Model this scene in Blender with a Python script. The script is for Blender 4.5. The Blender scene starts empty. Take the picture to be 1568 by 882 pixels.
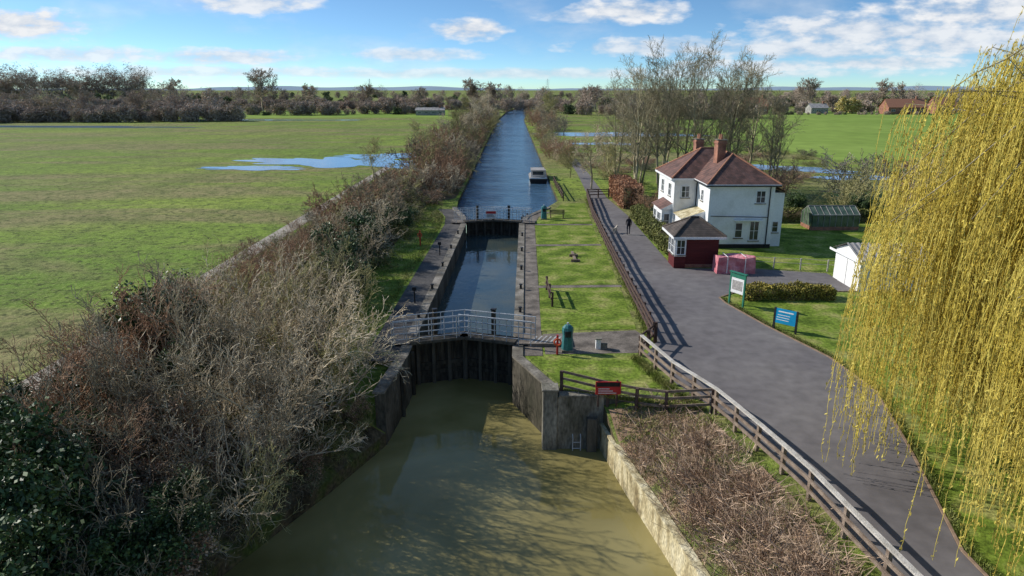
import bpy, math, random
import numpy as np
from mathutils import Vector, Matrix
R=random.Random(11); NR=np.random.RandomState(5)
scene=bpy.context.scene
COL=scene.collection

# ------------------------------------------------------------ materials
def nodes_of(m):
    m.use_nodes=True
    return m.node_tree.nodes,m.node_tree.links
def pmat(name,cols,scale=2.0,rough=.85,bump=0.0,bscale=20.0,island=0.0,fine=0.25,spec=.25,stretch=(1,1,1),metal=0,lo=.35,hi=.65,objrand=0.0,transl=0.0,bdist=.05):
    m=bpy.data.materials.new(name); n,l=nodes_of(m); b=n['Principled BSDF']
    tc=n.new('ShaderNodeTexCoord'); mp=n.new('ShaderNodeMapping'); mp.inputs['Scale'].default_value=stretch
    l.new(tc.outputs['Object'],mp.inputs['Vector'])
    nz=n.new('ShaderNodeTexNoise'); nz.inputs['Scale'].default_value=scale; nz.inputs['Detail'].default_value=5
    l.new(mp.outputs[0],nz.inputs['Vector'])
    rp=n.new('ShaderNodeValToRGB'); l.new(nz.outputs['Fac'],rp.inputs[0])
    e=rp.color_ramp.elements
    while len(e)<len(cols): e.new(.5)
    for i,c in enumerate(cols):
        e[i].position=lo+(hi-lo)*i/max(1,len(cols)-1); e[i].color=(*c,1)
    out=rp.outputs[0]
    def mul(out,src,amount):
        mr=n.new('ShaderNodeMapRange'); mr.inputs['To Min'].default_value=1-amount; mr.inputs['To Max'].default_value=1+amount
        l.new(src,mr.inputs['Value'])
        vm=n.new('ShaderNodeVectorMath'); vm.operation='SCALE'; l.new(out,vm.inputs[0]); l.new(mr.outputs[0],vm.inputs['Scale'])
        return vm.outputs[0]
    if fine>0:
        n2=n.new('ShaderNodeTexNoise'); n2.inputs['Scale'].default_value=scale*9; n2.inputs['Detail'].default_value=4
        l.new(mp.outputs[0],n2.inputs['Vector'])
        mr=n.new('ShaderNodeMapRange'); mr.inputs['From Min'].default_value=.3; mr.inputs['From Max'].default_value=.7
        l.new(n2.outputs['Fac'],mr.inputs['Value']); out=mul(out,mr.outputs[0],fine)
    if island>0:
        g=n.new('ShaderNodeNewGeometry'); out=mul(out,g.outputs['Random Per Island'],island)
    if objrand>0:
        g=n.new('ShaderNodeObjectInfo'); out=mul(out,g.outputs['Random'],objrand)
    l.new(out,b.inputs['Base Color'])
    b.inputs['Roughness'].default_value=rough; b.inputs['Specular IOR Level'].default_value=spec; b.inputs['Metallic'].default_value=metal
    if bump>0:
        n3=n.new('ShaderNodeTexNoise'); n3.inputs['Scale'].default_value=bscale; n3.inputs['Detail'].default_value=5
        l.new(mp.outputs[0],n3.inputs['Vector'])
        bp=n.new('ShaderNodeBump'); bp.inputs['Strength'].default_value=bump; bp.inputs['Distance'].default_value=bdist
        l.new(n3.outputs['Fac'],bp.inputs['Height']); l.new(bp.outputs[0],b.inputs['Normal'])
    if transl>0:
        tr=n.new('ShaderNodeBsdfTranslucent'); l.new(out,tr.inputs[0])
        mx=n.new('ShaderNodeMixShader'); mx.inputs[0].default_value=transl
        l.new(b.outputs[0],mx.inputs[1]); l.new(tr.outputs[0],mx.inputs[2])
        l.new(mx.outputs[0],n['Material Output'].inputs[0])
    return m

def brickmat(name,c1,c2,mortar,scale,rough=.85,bump=.4,rowh=.25,bw=.5,rot=(0,0,0)):
    m=bpy.data.materials.new(name); n,l=nodes_of(m); b=n['Principled BSDF']
    tc=n.new('ShaderNodeTexCoord'); sp=n.new('ShaderNodeSeparateXYZ'); l.new(tc.outputs['Object'],sp.inputs[0])
    ad=n.new('ShaderNodeMath'); ad.operation='ADD'; l.new(sp.outputs[0],ad.inputs[0]); l.new(sp.outputs[1],ad.inputs[1])
    cb=n.new('ShaderNodeCombineXYZ'); l.new(ad.outputs[0],cb.inputs[0]); l.new(sp.outputs[2],cb.inputs[1])
    br=n.new('ShaderNodeTexBrick'); br.inputs['Scale'].default_value=scale; br.inputs['Color1'].default_value=(*c1,1)
    br.inputs['Color2'].default_value=(*c2,1); br.inputs['Mortar'].default_value=(*mortar,1)
    br.inputs['Row Height'].default_value=rowh; br.inputs['Brick Width'].default_value=bw; br.inputs['Mortar Size'].default_value=.02
    l.new(cb.outputs[0],br.inputs['Vector'])
    nz=n.new('ShaderNodeTexNoise'); nz.inputs['Scale'].default_value=1.6; nz.inputs['Detail'].default_value=6; l.new(tc.outputs['Object'],nz.inputs['Vector'])
    mr=n.new('ShaderNodeMapRange'); mr.inputs['From Min'].default_value=.3; mr.inputs['From Max'].default_value=.7
    mr.inputs['To Min'].default_value=.5; mr.inputs['To Max'].default_value=1.4; l.new(nz.outputs['Fac'],mr.inputs['Value'])
    vm=n.new('ShaderNodeVectorMath'); vm.operation='SCALE'; l.new(br.outputs['Color'],vm.inputs[0]); l.new(mr.outputs[0],vm.inputs['Scale'])
    l.new(vm.outputs[0],b.inputs['Base Color']); b.inputs['Roughness'].default_value=rough
    bp=n.new('ShaderNodeBump'); bp.inputs['Strength'].default_value=bump; bp.inputs['Distance'].default_value=.02
    l.new(br.outputs['Fac'],bp.inputs['Height']); bp.invert=True; l.new(bp.outputs[0],b.inputs['Normal'])
    return m

def watermat(name,cols,scale,rough,bumps,stretch=(1,1,1),spec=.5):
    m=bpy.data.materials.new(name); n,l=nodes_of(m); b=n['Principled BSDF']
    tc=n.new('ShaderNodeTexCoord')
    nz=n.new('ShaderNodeTexNoise'); nz.inputs['Scale'].default_value=scale; nz.inputs['Detail'].default_value=4; nz.inputs['Distortion'].default_value=.8
    l.new(tc.outputs['Object'],nz.inputs['Vector'])
    rp=n.new('ShaderNodeValToRGB'); l.new(nz.outputs['Fac'],rp.inputs[0]); e=rp.color_ramp.elements
    e[0].position=.35; e[0].color=(*cols[0],1); e[1].position=.68; e[1].color=(*cols[1],1)
    l.new(rp.outputs[0],b.inputs['Base Color']); b.inputs['Roughness'].default_value=rough; b.inputs['IOR'].default_value=1.33
    b.inputs['Specular IOR Level'].default_value=spec
    prev=None
    for (s,st,dist) in bumps:
        mp=n.new('ShaderNodeMapping'); mp.inputs['Scale'].default_value=stretch; l.new(tc.outputs['Object'],mp.inputs[0])
        nn=n.new('ShaderNodeTexNoise'); nn.inputs['Scale'].default_value=s; nn.inputs['Detail'].default_value=3; l.new(mp.outputs[0],nn.inputs['Vector'])
        bp=n.new('ShaderNodeBump'); bp.inputs['Strength'].default_value=st; bp.inputs['Distance'].default_value=dist
        l.new(nn.outputs['Fac'],bp.inputs['Height'])
        if prev: l.new(prev,bp.inputs['Normal'])
        prev=bp.outputs[0]
    l.new(prev,b.inputs['Normal'])
    return m

def groundmat():
    m=bpy.data.materials.new('meadow_grass'); n,l=nodes_of(m); b=n['Principled BSDF']
    tc=n.new('ShaderNodeTexCoord')
    def noise(s,d=5,st=(1,1,1),dist=0,ro=.5):
        mp=n.new('ShaderNodeMapping'); mp.inputs['Scale'].default_value=st; l.new(tc.outputs['Object'],mp.inputs[0])
        z=n.new('ShaderNodeTexNoise'); z.inputs['Scale'].default_value=s; z.inputs['Detail'].default_value=d; z.inputs['Distortion'].default_value=dist; z.inputs['Roughness'].default_value=ro
        l.new(mp.outputs[0],z.inputs['Vector']); return z.outputs['Fac']
    def ramp(f,a,b_):
        r=n.new('ShaderNodeMapRange'); r.inputs['From Min'].default_value=a; r.inputs['From Max'].default_value=b_; l.new(f,r.inputs['Value']); return r.outputs[0]
    def mix(f,c1,c2,k=1):
        x=n.new('ShaderNodeMix'); x.data_type='RGBA'
        if k!=1:
            mm=n.new('ShaderNodeMath'); mm.operation='MULTIPLY'; l.new(f,mm.inputs[0]); mm.inputs[1].default_value=k; f=mm.outputs[0]
        l.new(f,x.inputs[0])
        for i,c in ((6,c1),(7,c2)):
            if isinstance(c,tuple): x.inputs[i].default_value=(*c,1)
            else: l.new(c,x.inputs[i])
        return x.outputs[2]
    a=mix(ramp(noise(.03,4),.38,.62),(.165,.265,.035),(.27,.345,.055))
    a=mix(ramp(noise(.035,9,(.4,1.7,1),1.0,.62),.46,.58),a,(.29,.225,.12),.8)
    a=mix(ramp(noise(.10,8,(2.2,.35,1),.3,.6),.50,.64),a,(.13,.17,.035),.5)
    a=mix(ramp(noise(.11,8,(.6,1.5,1),.7,.65),.52,.66),a,(.15,.145,.055),.65)
    a=mix(ramp(noise(.45,8,(1,1,1),.3,.7),.46,.62),a,(.09,.13,.025),.65)
    a=mix(ramp(noise(1.4,6,(1,1,1),0,.65),.52,.61),a,(.045,.062,.014),.8)
    a=mix(ramp(noise(4.5,4),.52,.7),a,(.38,.39,.14),.5)
    l.new(a,b.inputs['Base Color']); b.inputs['Roughness'].default_value=.9; b.inputs['Specular IOR Level'].default_value=.1
    bp=n.new('ShaderNodeBump'); bp.inputs['Strength'].default_value=1.0; bp.inputs['Distance'].default_value=.24
    l.new(noise(1.7,8,(1,1,1),0,.65),bp.inputs['Height']); l.new(bp.outputs[0],b.inputs['Normal'])
    return m

M={}
M['grass']=groundmat()
M['lawn']=pmat('lawn_grass',[(.08,.125,.016),(.16,.225,.03),(.29,.29,.09)],.6,.9,.7,14,fine=.45,spec=.1)
M['litter']=pmat('hedge_litter',[(.05,.042,.026),(.11,.09,.055),(.08,.105,.03)],.8,.95,.6,8,fine=.4,spec=.1)
M['deadbank']=pmat('dead_bramble_ground',[(.15,.18,.05),(.24,.18,.11),(.30,.20,.13)],.6,.95,.6,10,fine=.4,spec=.1,lo=.38,hi=.58)
M['asphalt']=pmat('asphalt',[(.125,.114,.114),(.155,.142,.142),(.178,.164,.16),(.205,.19,.18)],.18,.9,.25,60,fine=.16,spec=.2,bdist=.01,lo=.3,hi=.72)
M['shadedpath']=pmat('hedge_shaded_tarmac',[(.055,.052,.05),(.085,.08,.077),(.12,.11,.10)],.8,.9,.25,40,fine=.3,spec=.2,bdist=.01)  # asphalt darkened in colour to carry the hedge shadow on the left path
M['path']=pmat('lock_paving',[(.10,.085,.07),(.17,.145,.12),(.235,.20,.165)],1.2,.9,.3,25,fine=.3)
M['track']=pmat('gravel_track',[(.28,.24,.19),(.40,.36,.30)],.6,.95,.3,12,fine=.3)
M['coping']=pmat('stone_coping',[(.10,.088,.07),(.19,.17,.135),(.29,.26,.22)],1.0,.85,.3,18,fine=.3)
M['wallwet']=pmat('wet_lock_wall',[(.035,.034,.022),(.075,.066,.048),(.13,.115,.09)],.9,.8,.5,9,stretch=(1,1,.35),fine=.45)
M['concrete']=pmat('old_concrete',[(.09,.085,.06),(.19,.175,.14),(.31,.29,.24)],1.1,.9,.4,12,stretch=(1,1,.4),fine=.4)
M['piling']=pmat('yellow_stone_piling',[(.24,.19,.10),(.50,.43,.26),(.60,.54,.37)],2.2,.9,.8,7,stretch=(1,1,.35),fine=.45)
M['gatewood']=pmat('gate_timber',[(.03,.026,.02),(.055,.047,.036),(.09,.08,.06)],2,.8,.4,14,stretch=(3,3,.5),fine=.3)
M['fender']=pmat('weathered_fender',[(.07,.062,.048),(.13,.115,.09)],2,.85,.3,14,stretch=(3,3,.5))
M['steel']=pmat('galvanised_steel',[(.42,.44,.46),(.58,.60,.62)],6,.45,0,metal=.1)
M['darksteel']=pmat('dark_steel',[(.015,.016,.018),(.035,.035,.037)],5,.5)
M['fencedark']=pmat('dark_fence_timber',[(.06,.036,.03),(.12,.08,.065)],3,.85,.4,30,fine=.3,stretch=(2,2,.6))
M['fencelight']=pmat('weathered_fence_timber',[(.40,.37,.32),(.60,.56,.50)],3,.85,.4,30,fine=.3)
M['fencepost']=pmat('fence_post_timber',[(.16,.115,.085),(.30,.235,.18)],3,.85,.4,30,fine=.3)
M['white']=pmat('white_render',[(.66,.66,.63),(.77,.77,.76),(.81,.81,.80)],.8,.7,.1,20,fine=.05,lo=.28)
M['whitepaint']=pmat('white_paint',[(.74,.74,.73),(.80,.80,.79)],3,.5)
M['hatch']=pmat('worn_white_marking',[(.22,.21,.20),(.5,.5,.48)],6,.8)
M['glass']=pmat('window_glass',[(.015,.02,.025),(.05,.06,.07)],1.2,.08,spec=.6,fine=0)
M['tile']=brickmat('roof_tiles',(.18,.085,.064),(.11,.062,.052),(.05,.03,.025),3.2,rowh=.35,bw=.6)
M['tiledark']=brickmat('dark_roof_tiles',(.10,.075,.06),(.07,.055,.045),(.03,.025,.02),3.2,rowh=.35,bw=.6)
M['brick']=brickmat('chimney_brick',(.36,.14,.08),(.26,.10,.06),(.25,.2,.16),4.0)
M['redwall']=pmat('oxblood_boards',[(.085,.014,.016),(.13,.024,.024)],2,.6,.3,12,stretch=(.3,.3,8))
M['terracotta']=pmat('terracotta',[(.34,.15,.09),(.42,.2,.12)],4,.8)
M['black']=pmat('black_iron',[(.012,.012,.013),(.025,.025,.025)],4,.5)
M['corr']=pmat('corrugated_cement',[(.22,.21,.20),(.40,.38,.36)],1.0,.9,.2,12,fine=.3)
M['pink']=pmat('red_tarp',[(.50,.13,.16),(.68,.30,.33)],2.2,.55,.8,4,fine=.1,bdist=.15)
M['teal']=pmat('teal_paint',[(.03,.13,.14),(.045,.18,.18)],3,.45)
M['bluesign']=pmat('blue_sign',[(.01,.26,.50),(.015,.32,.57)],2,.35,fine=0)
M['greensign']=pmat('green_sign_frame',[(.03,.17,.11),(.04,.20,.13)],2,.45,fine=0)
M['red']=pmat('red_paint',[(.45,.03,.03),(.55,.04,.04)],2,.45,fine=0)
M['orange']=pmat('orange_plastic',[(.60,.10,.04),(.68,.13,.05)],2,.5,fine=0)
M['kerb']=pmat('brick_edging',[(.22,.15,.10),(.30,.21,.15)],4,.9)
M['muddy']=watermat('muddy_water',[(.195,.165,.058),(.34,.29,.125)],.16,.05,[(1.1,.12,.05),(6,.07,.02)],spec=.5)
M['chamber']=watermat('lock_chamber_water',[(.035,.06,.07),(.08,.09,.07)],.3,.05,[(2.5,.25,.05)],(1,.6,1))
M['canal']=watermat('river_water',[(.035,.08,.135),(.06,.125,.195)],.15,.15,[(1.0,1.0,.28),(3.5,.7,.08)],(.45,1.5,1))  # blue of the reflected sky is mixed into the base colour
M['flood']=watermat('flood_water',[(.12,.22,.34),(.16,.27,.40)],.2,.12,[(2.0,.25,.05)])
M['bark']=pmat('grey_tan_bark',[(.38,.31,.21),(.66,.56,.40)],.6,.9,fine=.15,island=.5,objrand=.2,spec=.1)
M['barkbrown']=pmat('russet_twigs',[(.26,.16,.10),(.42,.27,.17)],1.0,.9,fine=.15,island=.4,objrand=.25,spec=.1)
M['barkolive']=pmat('olive_twigs',[(.27,.255,.11),(.43,.39,.19)],1.0,.9,fine=.15,island=.4,objrand=.25,spec=.1)
M['barkdark']=pmat('dark_bark',[(.20,.165,.115),(.35,.30,.20)],1.0,.9,fine=.15,island=.35,objrand=.2,spec=.1)
M['barktall']=pmat('tall_tree_bark',[(.26,.225,.14),(.42,.37,.24)],1.0,.9,fine=.15,island=.35,objrand=.2,spec=.1)  # lighter tan bark of the tall trees
M['ivy']=pmat('ivy_leaves',[(.035,.065,.018),(.09,.14,.04)],.7,.5,fine=.2,island=.6,objrand=.2,spec=.4)
M['hedgeleaf']=pmat('hedge_leaves',[(.12,.14,.04),(.20,.20,.06)],1.0,.7,fine=.2,island=.5,spec=.2)
M['yellowleaf']=pmat('golden_hedge_leaves',[(.20,.18,.04),(.34,.28,.06)],1.0,.7,fine=.2,island=.5,spec=.2)
M['beech']=pmat('copper_beech_leaves',[(.34,.18,.10),(.48,.27,.16)],1.0,.8,fine=.2,island=.5,spec=.2)
M['deadleaf']=pmat('dead_stems',[(.36,.25,.17),(.52,.39,.28)],.9,.9,fine=.2,island=.5,spec=.1)
M['tuft']=pmat('grass_tufts',[(.14,.19,.03),(.28,.28,.10)],.9,.9,fine=.2,island=.5,spec=.1)
M['willow']=pmat('willow_catkin_strands',[(.56,.44,.075),(.72,.60,.15)],.6,.75,fine=.12,island=.35,spec=.15,transl=.3)
M['willowbark']=pmat('willow_bark',[(.20,.17,.10),(.34,.29,.19)],1.5,.9,.4,8)
M['fartwig']=pmat('hazed_twigs',[(.33,.26,.205),(.48,.39,.31)],.02,.95,fine=.15,island=.35,spec=.02)  # distance haze is put into this lightened twig colour
M['fargreen']=pmat('hazed_evergreen',[(.11,.14,.07),(.19,.22,.11)],.05,.95,fine=.1,island=.3,spec=.02)  # lightened too, haze being part of the colour
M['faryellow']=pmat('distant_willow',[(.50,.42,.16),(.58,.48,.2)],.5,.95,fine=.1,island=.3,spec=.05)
M['hill']=pmat('haze_tinted_hills',[(.25,.33,.40),(.28,.36,.43)],.002,1,fine=.02,spec=0)  # bluish haze painted into the hill colour
M['brownfield']=pmat('ploughed_field',[(.30,.22,.14),(.36,.27,.18)],.02,.95,fine=.1,spec=.05)
M['brightfield']=pmat('spring_pasture',[(.18,.265,.05),(.24,.33,.07)],.02,.95,.4,1.2,fine=.15,spec=.05)
M['skin']=pmat('skin',[(.5,.3,.22),(.55,.34,.25)],5,.6,fine=0)
M['cloth']=pmat('dark_coat',[(.012,.013,.02),(.025,.026,.035)],8,.9)
M['jeans']=pmat('dark_trousers',[(.02,.024,.035),(.03,.035,.05)],8,.9)
M['hair']=pmat('brown_hair',[(.05,.03,.02),(.08,.05,.03)],9,.8)
M['dogfur']=pmat('pale_dog_fur',[(.5,.42,.32),(.65,.58,.48)],6,.9)

# ------------------------------------------------------------ builders
def link(ob,parent=None):
    COL.objects.link(ob)
    if parent: ob.parent=parent
    return ob
def empty(name):
    e=bpy.data.objects.new(name,None); e.empty_display_size=.1; COL.objects.link(e); return e

class MB:
    def __init__(s): s.v=[];s.f=[];s.m=[];s.mats=[]
    def mi(s,k):
        m=M[k]
        if m not in s.mats: s.mats.append(m)
        return s.mats.index(m)
    def obox(s,c,ax,h,k):
        c=Vector(c); a=[Vector(x).normalized()*hh for x,hh in zip(ax,h)]
        b=len(s.v)
        for i in (-1,1):
            for j in (-1,1):
                for q in (-1,1): s.v.append(c+a[0]*i+a[1]*j+a[2]*q)
        for f in ((0,1,3,2),(4,6,7,5),(0,4,5,1),(2,3,7,6),(0,2,6,4),(1,5,7,3)):
            s.f.append([b+x for x in f]); s.m.append(s.mi(k))
    def box(s,x0,x1,y0,y1,z0,z1,k):
        s.obox(((x0+x1)/2,(y0+y1)/2,(z0+z1)/2),((1,0,0),(0,1,0),(0,0,1)),(abs(x1-x0)/2,abs(y1-y0)/2,abs(z1-z0)/2),k)
    def beam(s,p,q,w,h,k):
        p=Vector(p);q=Vector(q);d=q-p;L=d.length
        up=Vector((0,0,1)) if abs(d.normalized().z)<.95 else Vector((0,1,0))
        sd=d.cross(up).normalized(); u=sd.cross(d).normalized()
        s.obox((p+q)/2,(d,sd,u),(L/2,w/2,h/2),k)
    def tube(s,p,q,r0,r1,k,n=8,cap=True):
        p=Vector(p);q=Vector(q);d=(q-p).normalized()
        up=Vector((0,0,1)) if abs(d.z)<.95 else Vector((1,0,0))
        u=d.cross(up).normalized(); v=d.cross(u)
        b=len(s.v)
        for c,r in ((p,r0),(q,r1)):
            for i in range(n):
                a=2*math.pi*i/n; s.v.append(c+u*math.cos(a)*r+v*math.sin(a)*r)
        for i in range(n):
            j=(i+1)%n; s.f.append([b+i,b+j,b+n+j,b+n+i]); s.m.append(s.mi(k))
        if cap:
            s.f.append([b+i for i in range(n)][::-1]); s.m.append(s.mi(k))
            s.f.append([b+n+i for i in range(n)]); s.m.append(s.mi(k))
    def poly(s,pts,k):
        b=len(s.v); s.v+= [Vector(p) for p in pts]; s.f.append(list(range(b,b+len(pts)))); s.m.append(s.mi(k))
    def ring(s,c,R_,r,k,axis='y',n=20):
        for i in range(n):
            a=2*math.pi*i/n; b=2*math.pi*(i+1)/n
            def P(t):
                return Vector(c)+(Vector((math.cos(t)*R_,0,math.sin(t)*R_)) if axis=='y' else Vector((0,math.cos(t)*R_,math.sin(t)*R_)))
            s.tube(P(a),P(b),r,r,k,6)
    def done(s,name,parent=None,bevel=0,smooth=False):
        me=bpy.data.meshes.new(name); me.from_pydata([tuple(v) for v in s.v],[],s.f)
        for m in s.mats: me.materials.append(m)
        me.polygons.foreach_set('material_index',s.m)
        if smooth: me.polygons.foreach_set('use_smooth',[True]*len(s.f))
        me.update()
        ob=bpy.data.objects.new(name,me); link(ob,parent)
        if bevel>0:
            b=ob.modifiers.new('bevel','BEVEL'); b.width=bevel; b.segments=1; b.limit_method='ANGLE'
        return ob

def np_mesh(name,V,F,mats,mi=None):
    V=np.asarray(V,dtype=np.float32).reshape(-1,3); F=np.asarray(F,dtype=np.int32)
    me=bpy.data.meshes.new(name); me.vertices.add(len(V)); me.vertices.foreach_set('co',V.ravel())
    k=F.shape[1]; me.loops.add(F.size); me.loops.foreach_set('vertex_index',F.ravel())
    me.polygons.add(len(F)); me.polygons.foreach_set('loop_start',np.arange(0,F.size,k,dtype=np.int32))
    for m in mats: me.materials.append(m)
    if mi is not None: me.polygons.foreach_set('material_index',np.asarray(mi,dtype=np.int32))
    me.update(calc_edges=True)
    return me
def segs_geo(segs,sides=3):
    A=np.array(segs,dtype=np.float64); P=A[:,:3];Q=A[:,3:6]
    d=Q-P; d/= (np.linalg.norm(d,axis=1,keepdims=True)+1e-9)
    ref=np.where(np.abs(d[:,2:3])>.9,np.array([[1,0,0]]),np.array([[0,0,1]]))
    u=np.cross(d,ref); u/=(np.linalg.norm(u,axis=1,keepdims=True)+1e-9); v=np.cross(d,u)
    vs=[]
    for c,r in ((P,A[:,6:7]),(Q,A[:,7:8])):
        for i in range(sides):
            a=2*math.pi*i/sides; vs.append(c+r*(u*math.cos(a)+v*math.sin(a)))
    V=np.stack(vs,1).reshape(-1,3); n=len(A); base=(np.arange(n)*2*sides)[:,None]
    F=[]
    for i in range(sides):
        j=(i+1)%sides; F.append(base+np.array([[i,j,sides+j,sides+i]]))
    return V,np.concatenate(F,0)
def leaf_geo(P,size,asp=.6,rng=NR,vertical=0.0):
    P=np.asarray(P); n=len(P)
    a=rng.normal(size=(n,3)); 
    if vertical>0: a[:,2]*=vertical
    a/=np.linalg.norm(a,axis=1,keepdims=True)+1e-9
    b=rng.normal(size=(n,3)); b-= (b*a).sum(1,keepdims=True)*a; b/=np.linalg.norm(b,axis=1,keepdims=True)+1e-9
    s=(size*(.6+.8*rng.rand(n)))[:,None]
    V=np.stack([P-a*s, P-b*s*asp*.9, P+a*s, P+b*s*asp],1).reshape(-1,3)
    F=(np.arange(n)*4)[:,None]+np.array([[0,1,2,3]])
    return V,F
def combine(parts):
    V=[];F=[];mi=[];o=0
    for v,f,m in parts:
        V.append(v);F.append(f+o);o+=len(v);mi.append(np.full(len(f),m) if np.isscalar(m) else m)
    return np.concatenate(V),np.concatenate(F),np.concatenate(mi)
def obj(name,me,loc=(0,0,0),rz=0,sc=1,parent=None):
    o=bpy.data.objects.new(name,me); o.location=loc; o.rotation_euler=(0,0,rz)
    o.scale=(sc,sc,sc) if not isinstance(sc,tuple) else sc
    return link(o,parent)

# ------------------------------------------------------------ terrain
ST=[(-60,-11,10),(10,-10.6,7.2),(19,-9.6,5.6),(24,-7.2,4.6),(27.6,-5.7,4.0),(27.62,-5.7,1.9),(32,-5.3,.05),(67,-4.6,.75),(71,-4.9,1.3),(76,-6.2,3.6),(82,-6.5,5.6),(300,-6.3,5.2),(420,-3,9),(520,8,20),(560,12,13)]
def bank(y):
    for a,b in zip(ST,ST[1:]):
        if a[0]<=y<=b[0]:
            t=(y-a[0])/(b[0]-a[0]); return a[1]+(b[1]-a[1])*t,a[2]+(b[2]-a[2])*t
    return ST[-1][1:] if y>0 else ST[0][1:]
FEN=[(11.6,-60),(11.0,9),(10.2,15.7),(9.75,19.6),(9.15,22.8),(8.45,25.8),(7.3,28.7),(6.5,32.2)]
def fx(y):
    for (x0,a),(x1,b) in zip(FEN,FEN[1:]):
        if a<=y<=b: return x0+(x1-x0)*(y-a)/(b-a)
    return 7.5
def gz(x,y):
    XL,XR=bank(y)
    if x>XR-.001:
        if y>27.605: return 0
        k=min(1,max(0,(27.9-y)/2.6)) if y>25.3 else 1
        k=max(k,.12)
        s=min(1,max(0,(x-XR)/(fx(y)-.4-XR)))
        return -1.4*(1-s)**1.2*k if y<27.55 else -1.4*(1-s)**2*.25
    if x<XL+.001:
        if y>33: return 0
        k=1 if y<28 else (33-y)/5
        s=min(1,(XL-x)/4.0)
        return -1.9*(1-s)**1.5*k
    return 0
ys=sorted(set([s[0] for s in ST]+list(np.arange(4,28,1.0))+[28,30,40,50,60,90,110,140,180,240,700,1200,2500,7000]))
verts=[];faces=[];fm=[];left=[];right=[]
LO=[0,.7,1.5,2.5,4,8,14,40,120,400,1500,7000]
for y in ys:
    XL,XR=bank(y)
    if y>560: XL=XR=12.5
    row=[]
    for o in LO:
        row.append(len(verts)); verts.append((XL-o,y,gz(XL-o,y)))
    left.append(row)
    row=[]
    Xf=fx(y)-.4 if y<32 else 7.0
    cols=[XR+(Xf-XR)*t for t in (0,.15,.35,.6,.8,1)] if y<=82 else [XR+o for o in (0,.3,.6,1,1.4,2)]
    cols+= [max(cols[-1],12)+o for o in (4,10,40,120,500,1500,7000)]
    for x in cols:
        row.append(len(verts)); verts.append((x,y,gz(x,y)))
    right.append(row)
for A in (left,right):
    for ri,(r0,r1) in enumerate(zip(A,A[1:])):
        for i in range(len(r0)-1):
            q=[r0[i],r0[i+1],r1[i+1],r1[i]]
            if A is left: q=q[::-1]
            faces.append(q); fm.append(1 if (A is left and i<5 and ys[ri]<27.5) else 0)
for A in (left,right):
    low=[]
    for r in A:
        x,y,z=verts[r[0]]; low.append(len(verts)); verts.append((x,y,-4.5))
    for i in range(len(A)-1):
        if ys[i]>560: continue
        faces.append([A[i][0],A[i+1][0],low[i+1],low[i]]); fm.append(1)
me=bpy.data.meshes.new('ground'); me.from_pydata(verts,[],faces); me.materials.append(M['grass']); me.materials.append(M['litter'])
me.polygons.foreach_set('material_index',fm); me.update()
obj('ground',me)

def sheet(name,pts,k,z=.006,parent=None):
    mb=MB(); mb.poly([(x,y,z) for x,y in pts],k); o=mb.done(name,parent)
    if o.data.polygons[0].normal.z<0: o.data.flip_normals()
    return o
def strip_along(mb,side,off0,off1,z0,z1,k,y0,y1):
    sy=[y0]+[s[0] for s in ST if y0<s[0]<y1]+[y1]
    for a,b in zip(sy,sy[1:]):
        if b-a<.05: continue
        i=0 if side<0 else 1
        xa=bank(a+.001)[i];xb=bank(b-.001)[i]
        P=[(xa+side*off0,a),(xb+side*off0,b),(xb+side*off1,b),(xa+side*off1,a)]
        lo=[(x,y,z0) for x,y in P]; hi=[(x,y,z1) for x,y in P]
        mb.poly(hi,k); 
        for j in range(4):
            q=(j+1)%4; mb.poly([lo[j],lo[q],hi[q],hi[j]],k)
mb=MB()
for sd,y0 in ((-1,27.7),(1,27.7)):
    y=y0
    while y<77:   # separate coping stones with small joints
        y2=min(77,y+1.5); cut=[s[0] for s in ST if y+.05<s[0]<y2-.05]
        if cut: y2=cut[0]
        h=.09+R.uniform(-.006,.006)
        strip_along(mb,sd,-.05+R.uniform(-.01,.01),.5,.0,h,'coping',y+.008,y2-.008); y=y2
    strip_along(mb,sd,-.03,.4,-4.4,-.002,'wallwet',y0,77)
mb.done('lock_wall')
mb=MB()
strip_along(mb,1,-.12,.0,-4.4,-1.32,'piling',-20,27.4)
strip_along(mb,1,-.17,.16,-1.31,-1.22,'piling',-20,27.4)
mb.done('riverside_retaining_wall')
mb=MB()
mb.box(2.0,4.05,27.35,27.75,-4.4,.02,'concrete'); mb.box(2.06,4.3,27.3,27.8,.022,.12,'concrete')
mb.box(4.05,6.6,27.4,27.7,-2.4,-.02,'concrete')
mb.box(1.35,1.998,27.25,27.95,-4.4,.32,'concrete'); mb.box(1.30,2.05,27.2,28.0,.322,.42,'concrete')
mb.box(3.3,3.75,27.05,27.34,-4,-.9,'fender')
mb.done('concrete_wing_wall',bevel=.02)
mb=MB()
mb.tube((2.7,27.2,-2.6),(2.7,27.2,-1.9),.025,.025,'steel');mb.tube((3.05,27.2,-2.6),(3.05,27.2,-1.9),.025,.025,'steel')
mb.tube((2.7,27.2,-1.9),(2.7,27.4,-1.75),.025,.025,'steel');mb.tube((3.05,27.2,-1.9),(3.05,27.4,-1.75),.025,.025,'steel')
for z in (-2.4,-2.1): mb.tube((2.7,27.2,z),(3.05,27.2,z),.02,.02,'steel')
mb.done('wall_ladder')

# water
sheet('river_water_lower',[(-16,-60),(12,-60),(12,35.6),(-16,35.6)],'muddy',-2.5)
sheet('lock_chamber_water',[(-6,35.9),(2,35.9),(2,69.3),(-6,69.3)],'chamber',-1.35)
sheet('river_water_upper',[(-12,69.5),(12,69.5),(12,300),(30,560),(-12,560),(-12,300)],'canal',-.5)

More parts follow.
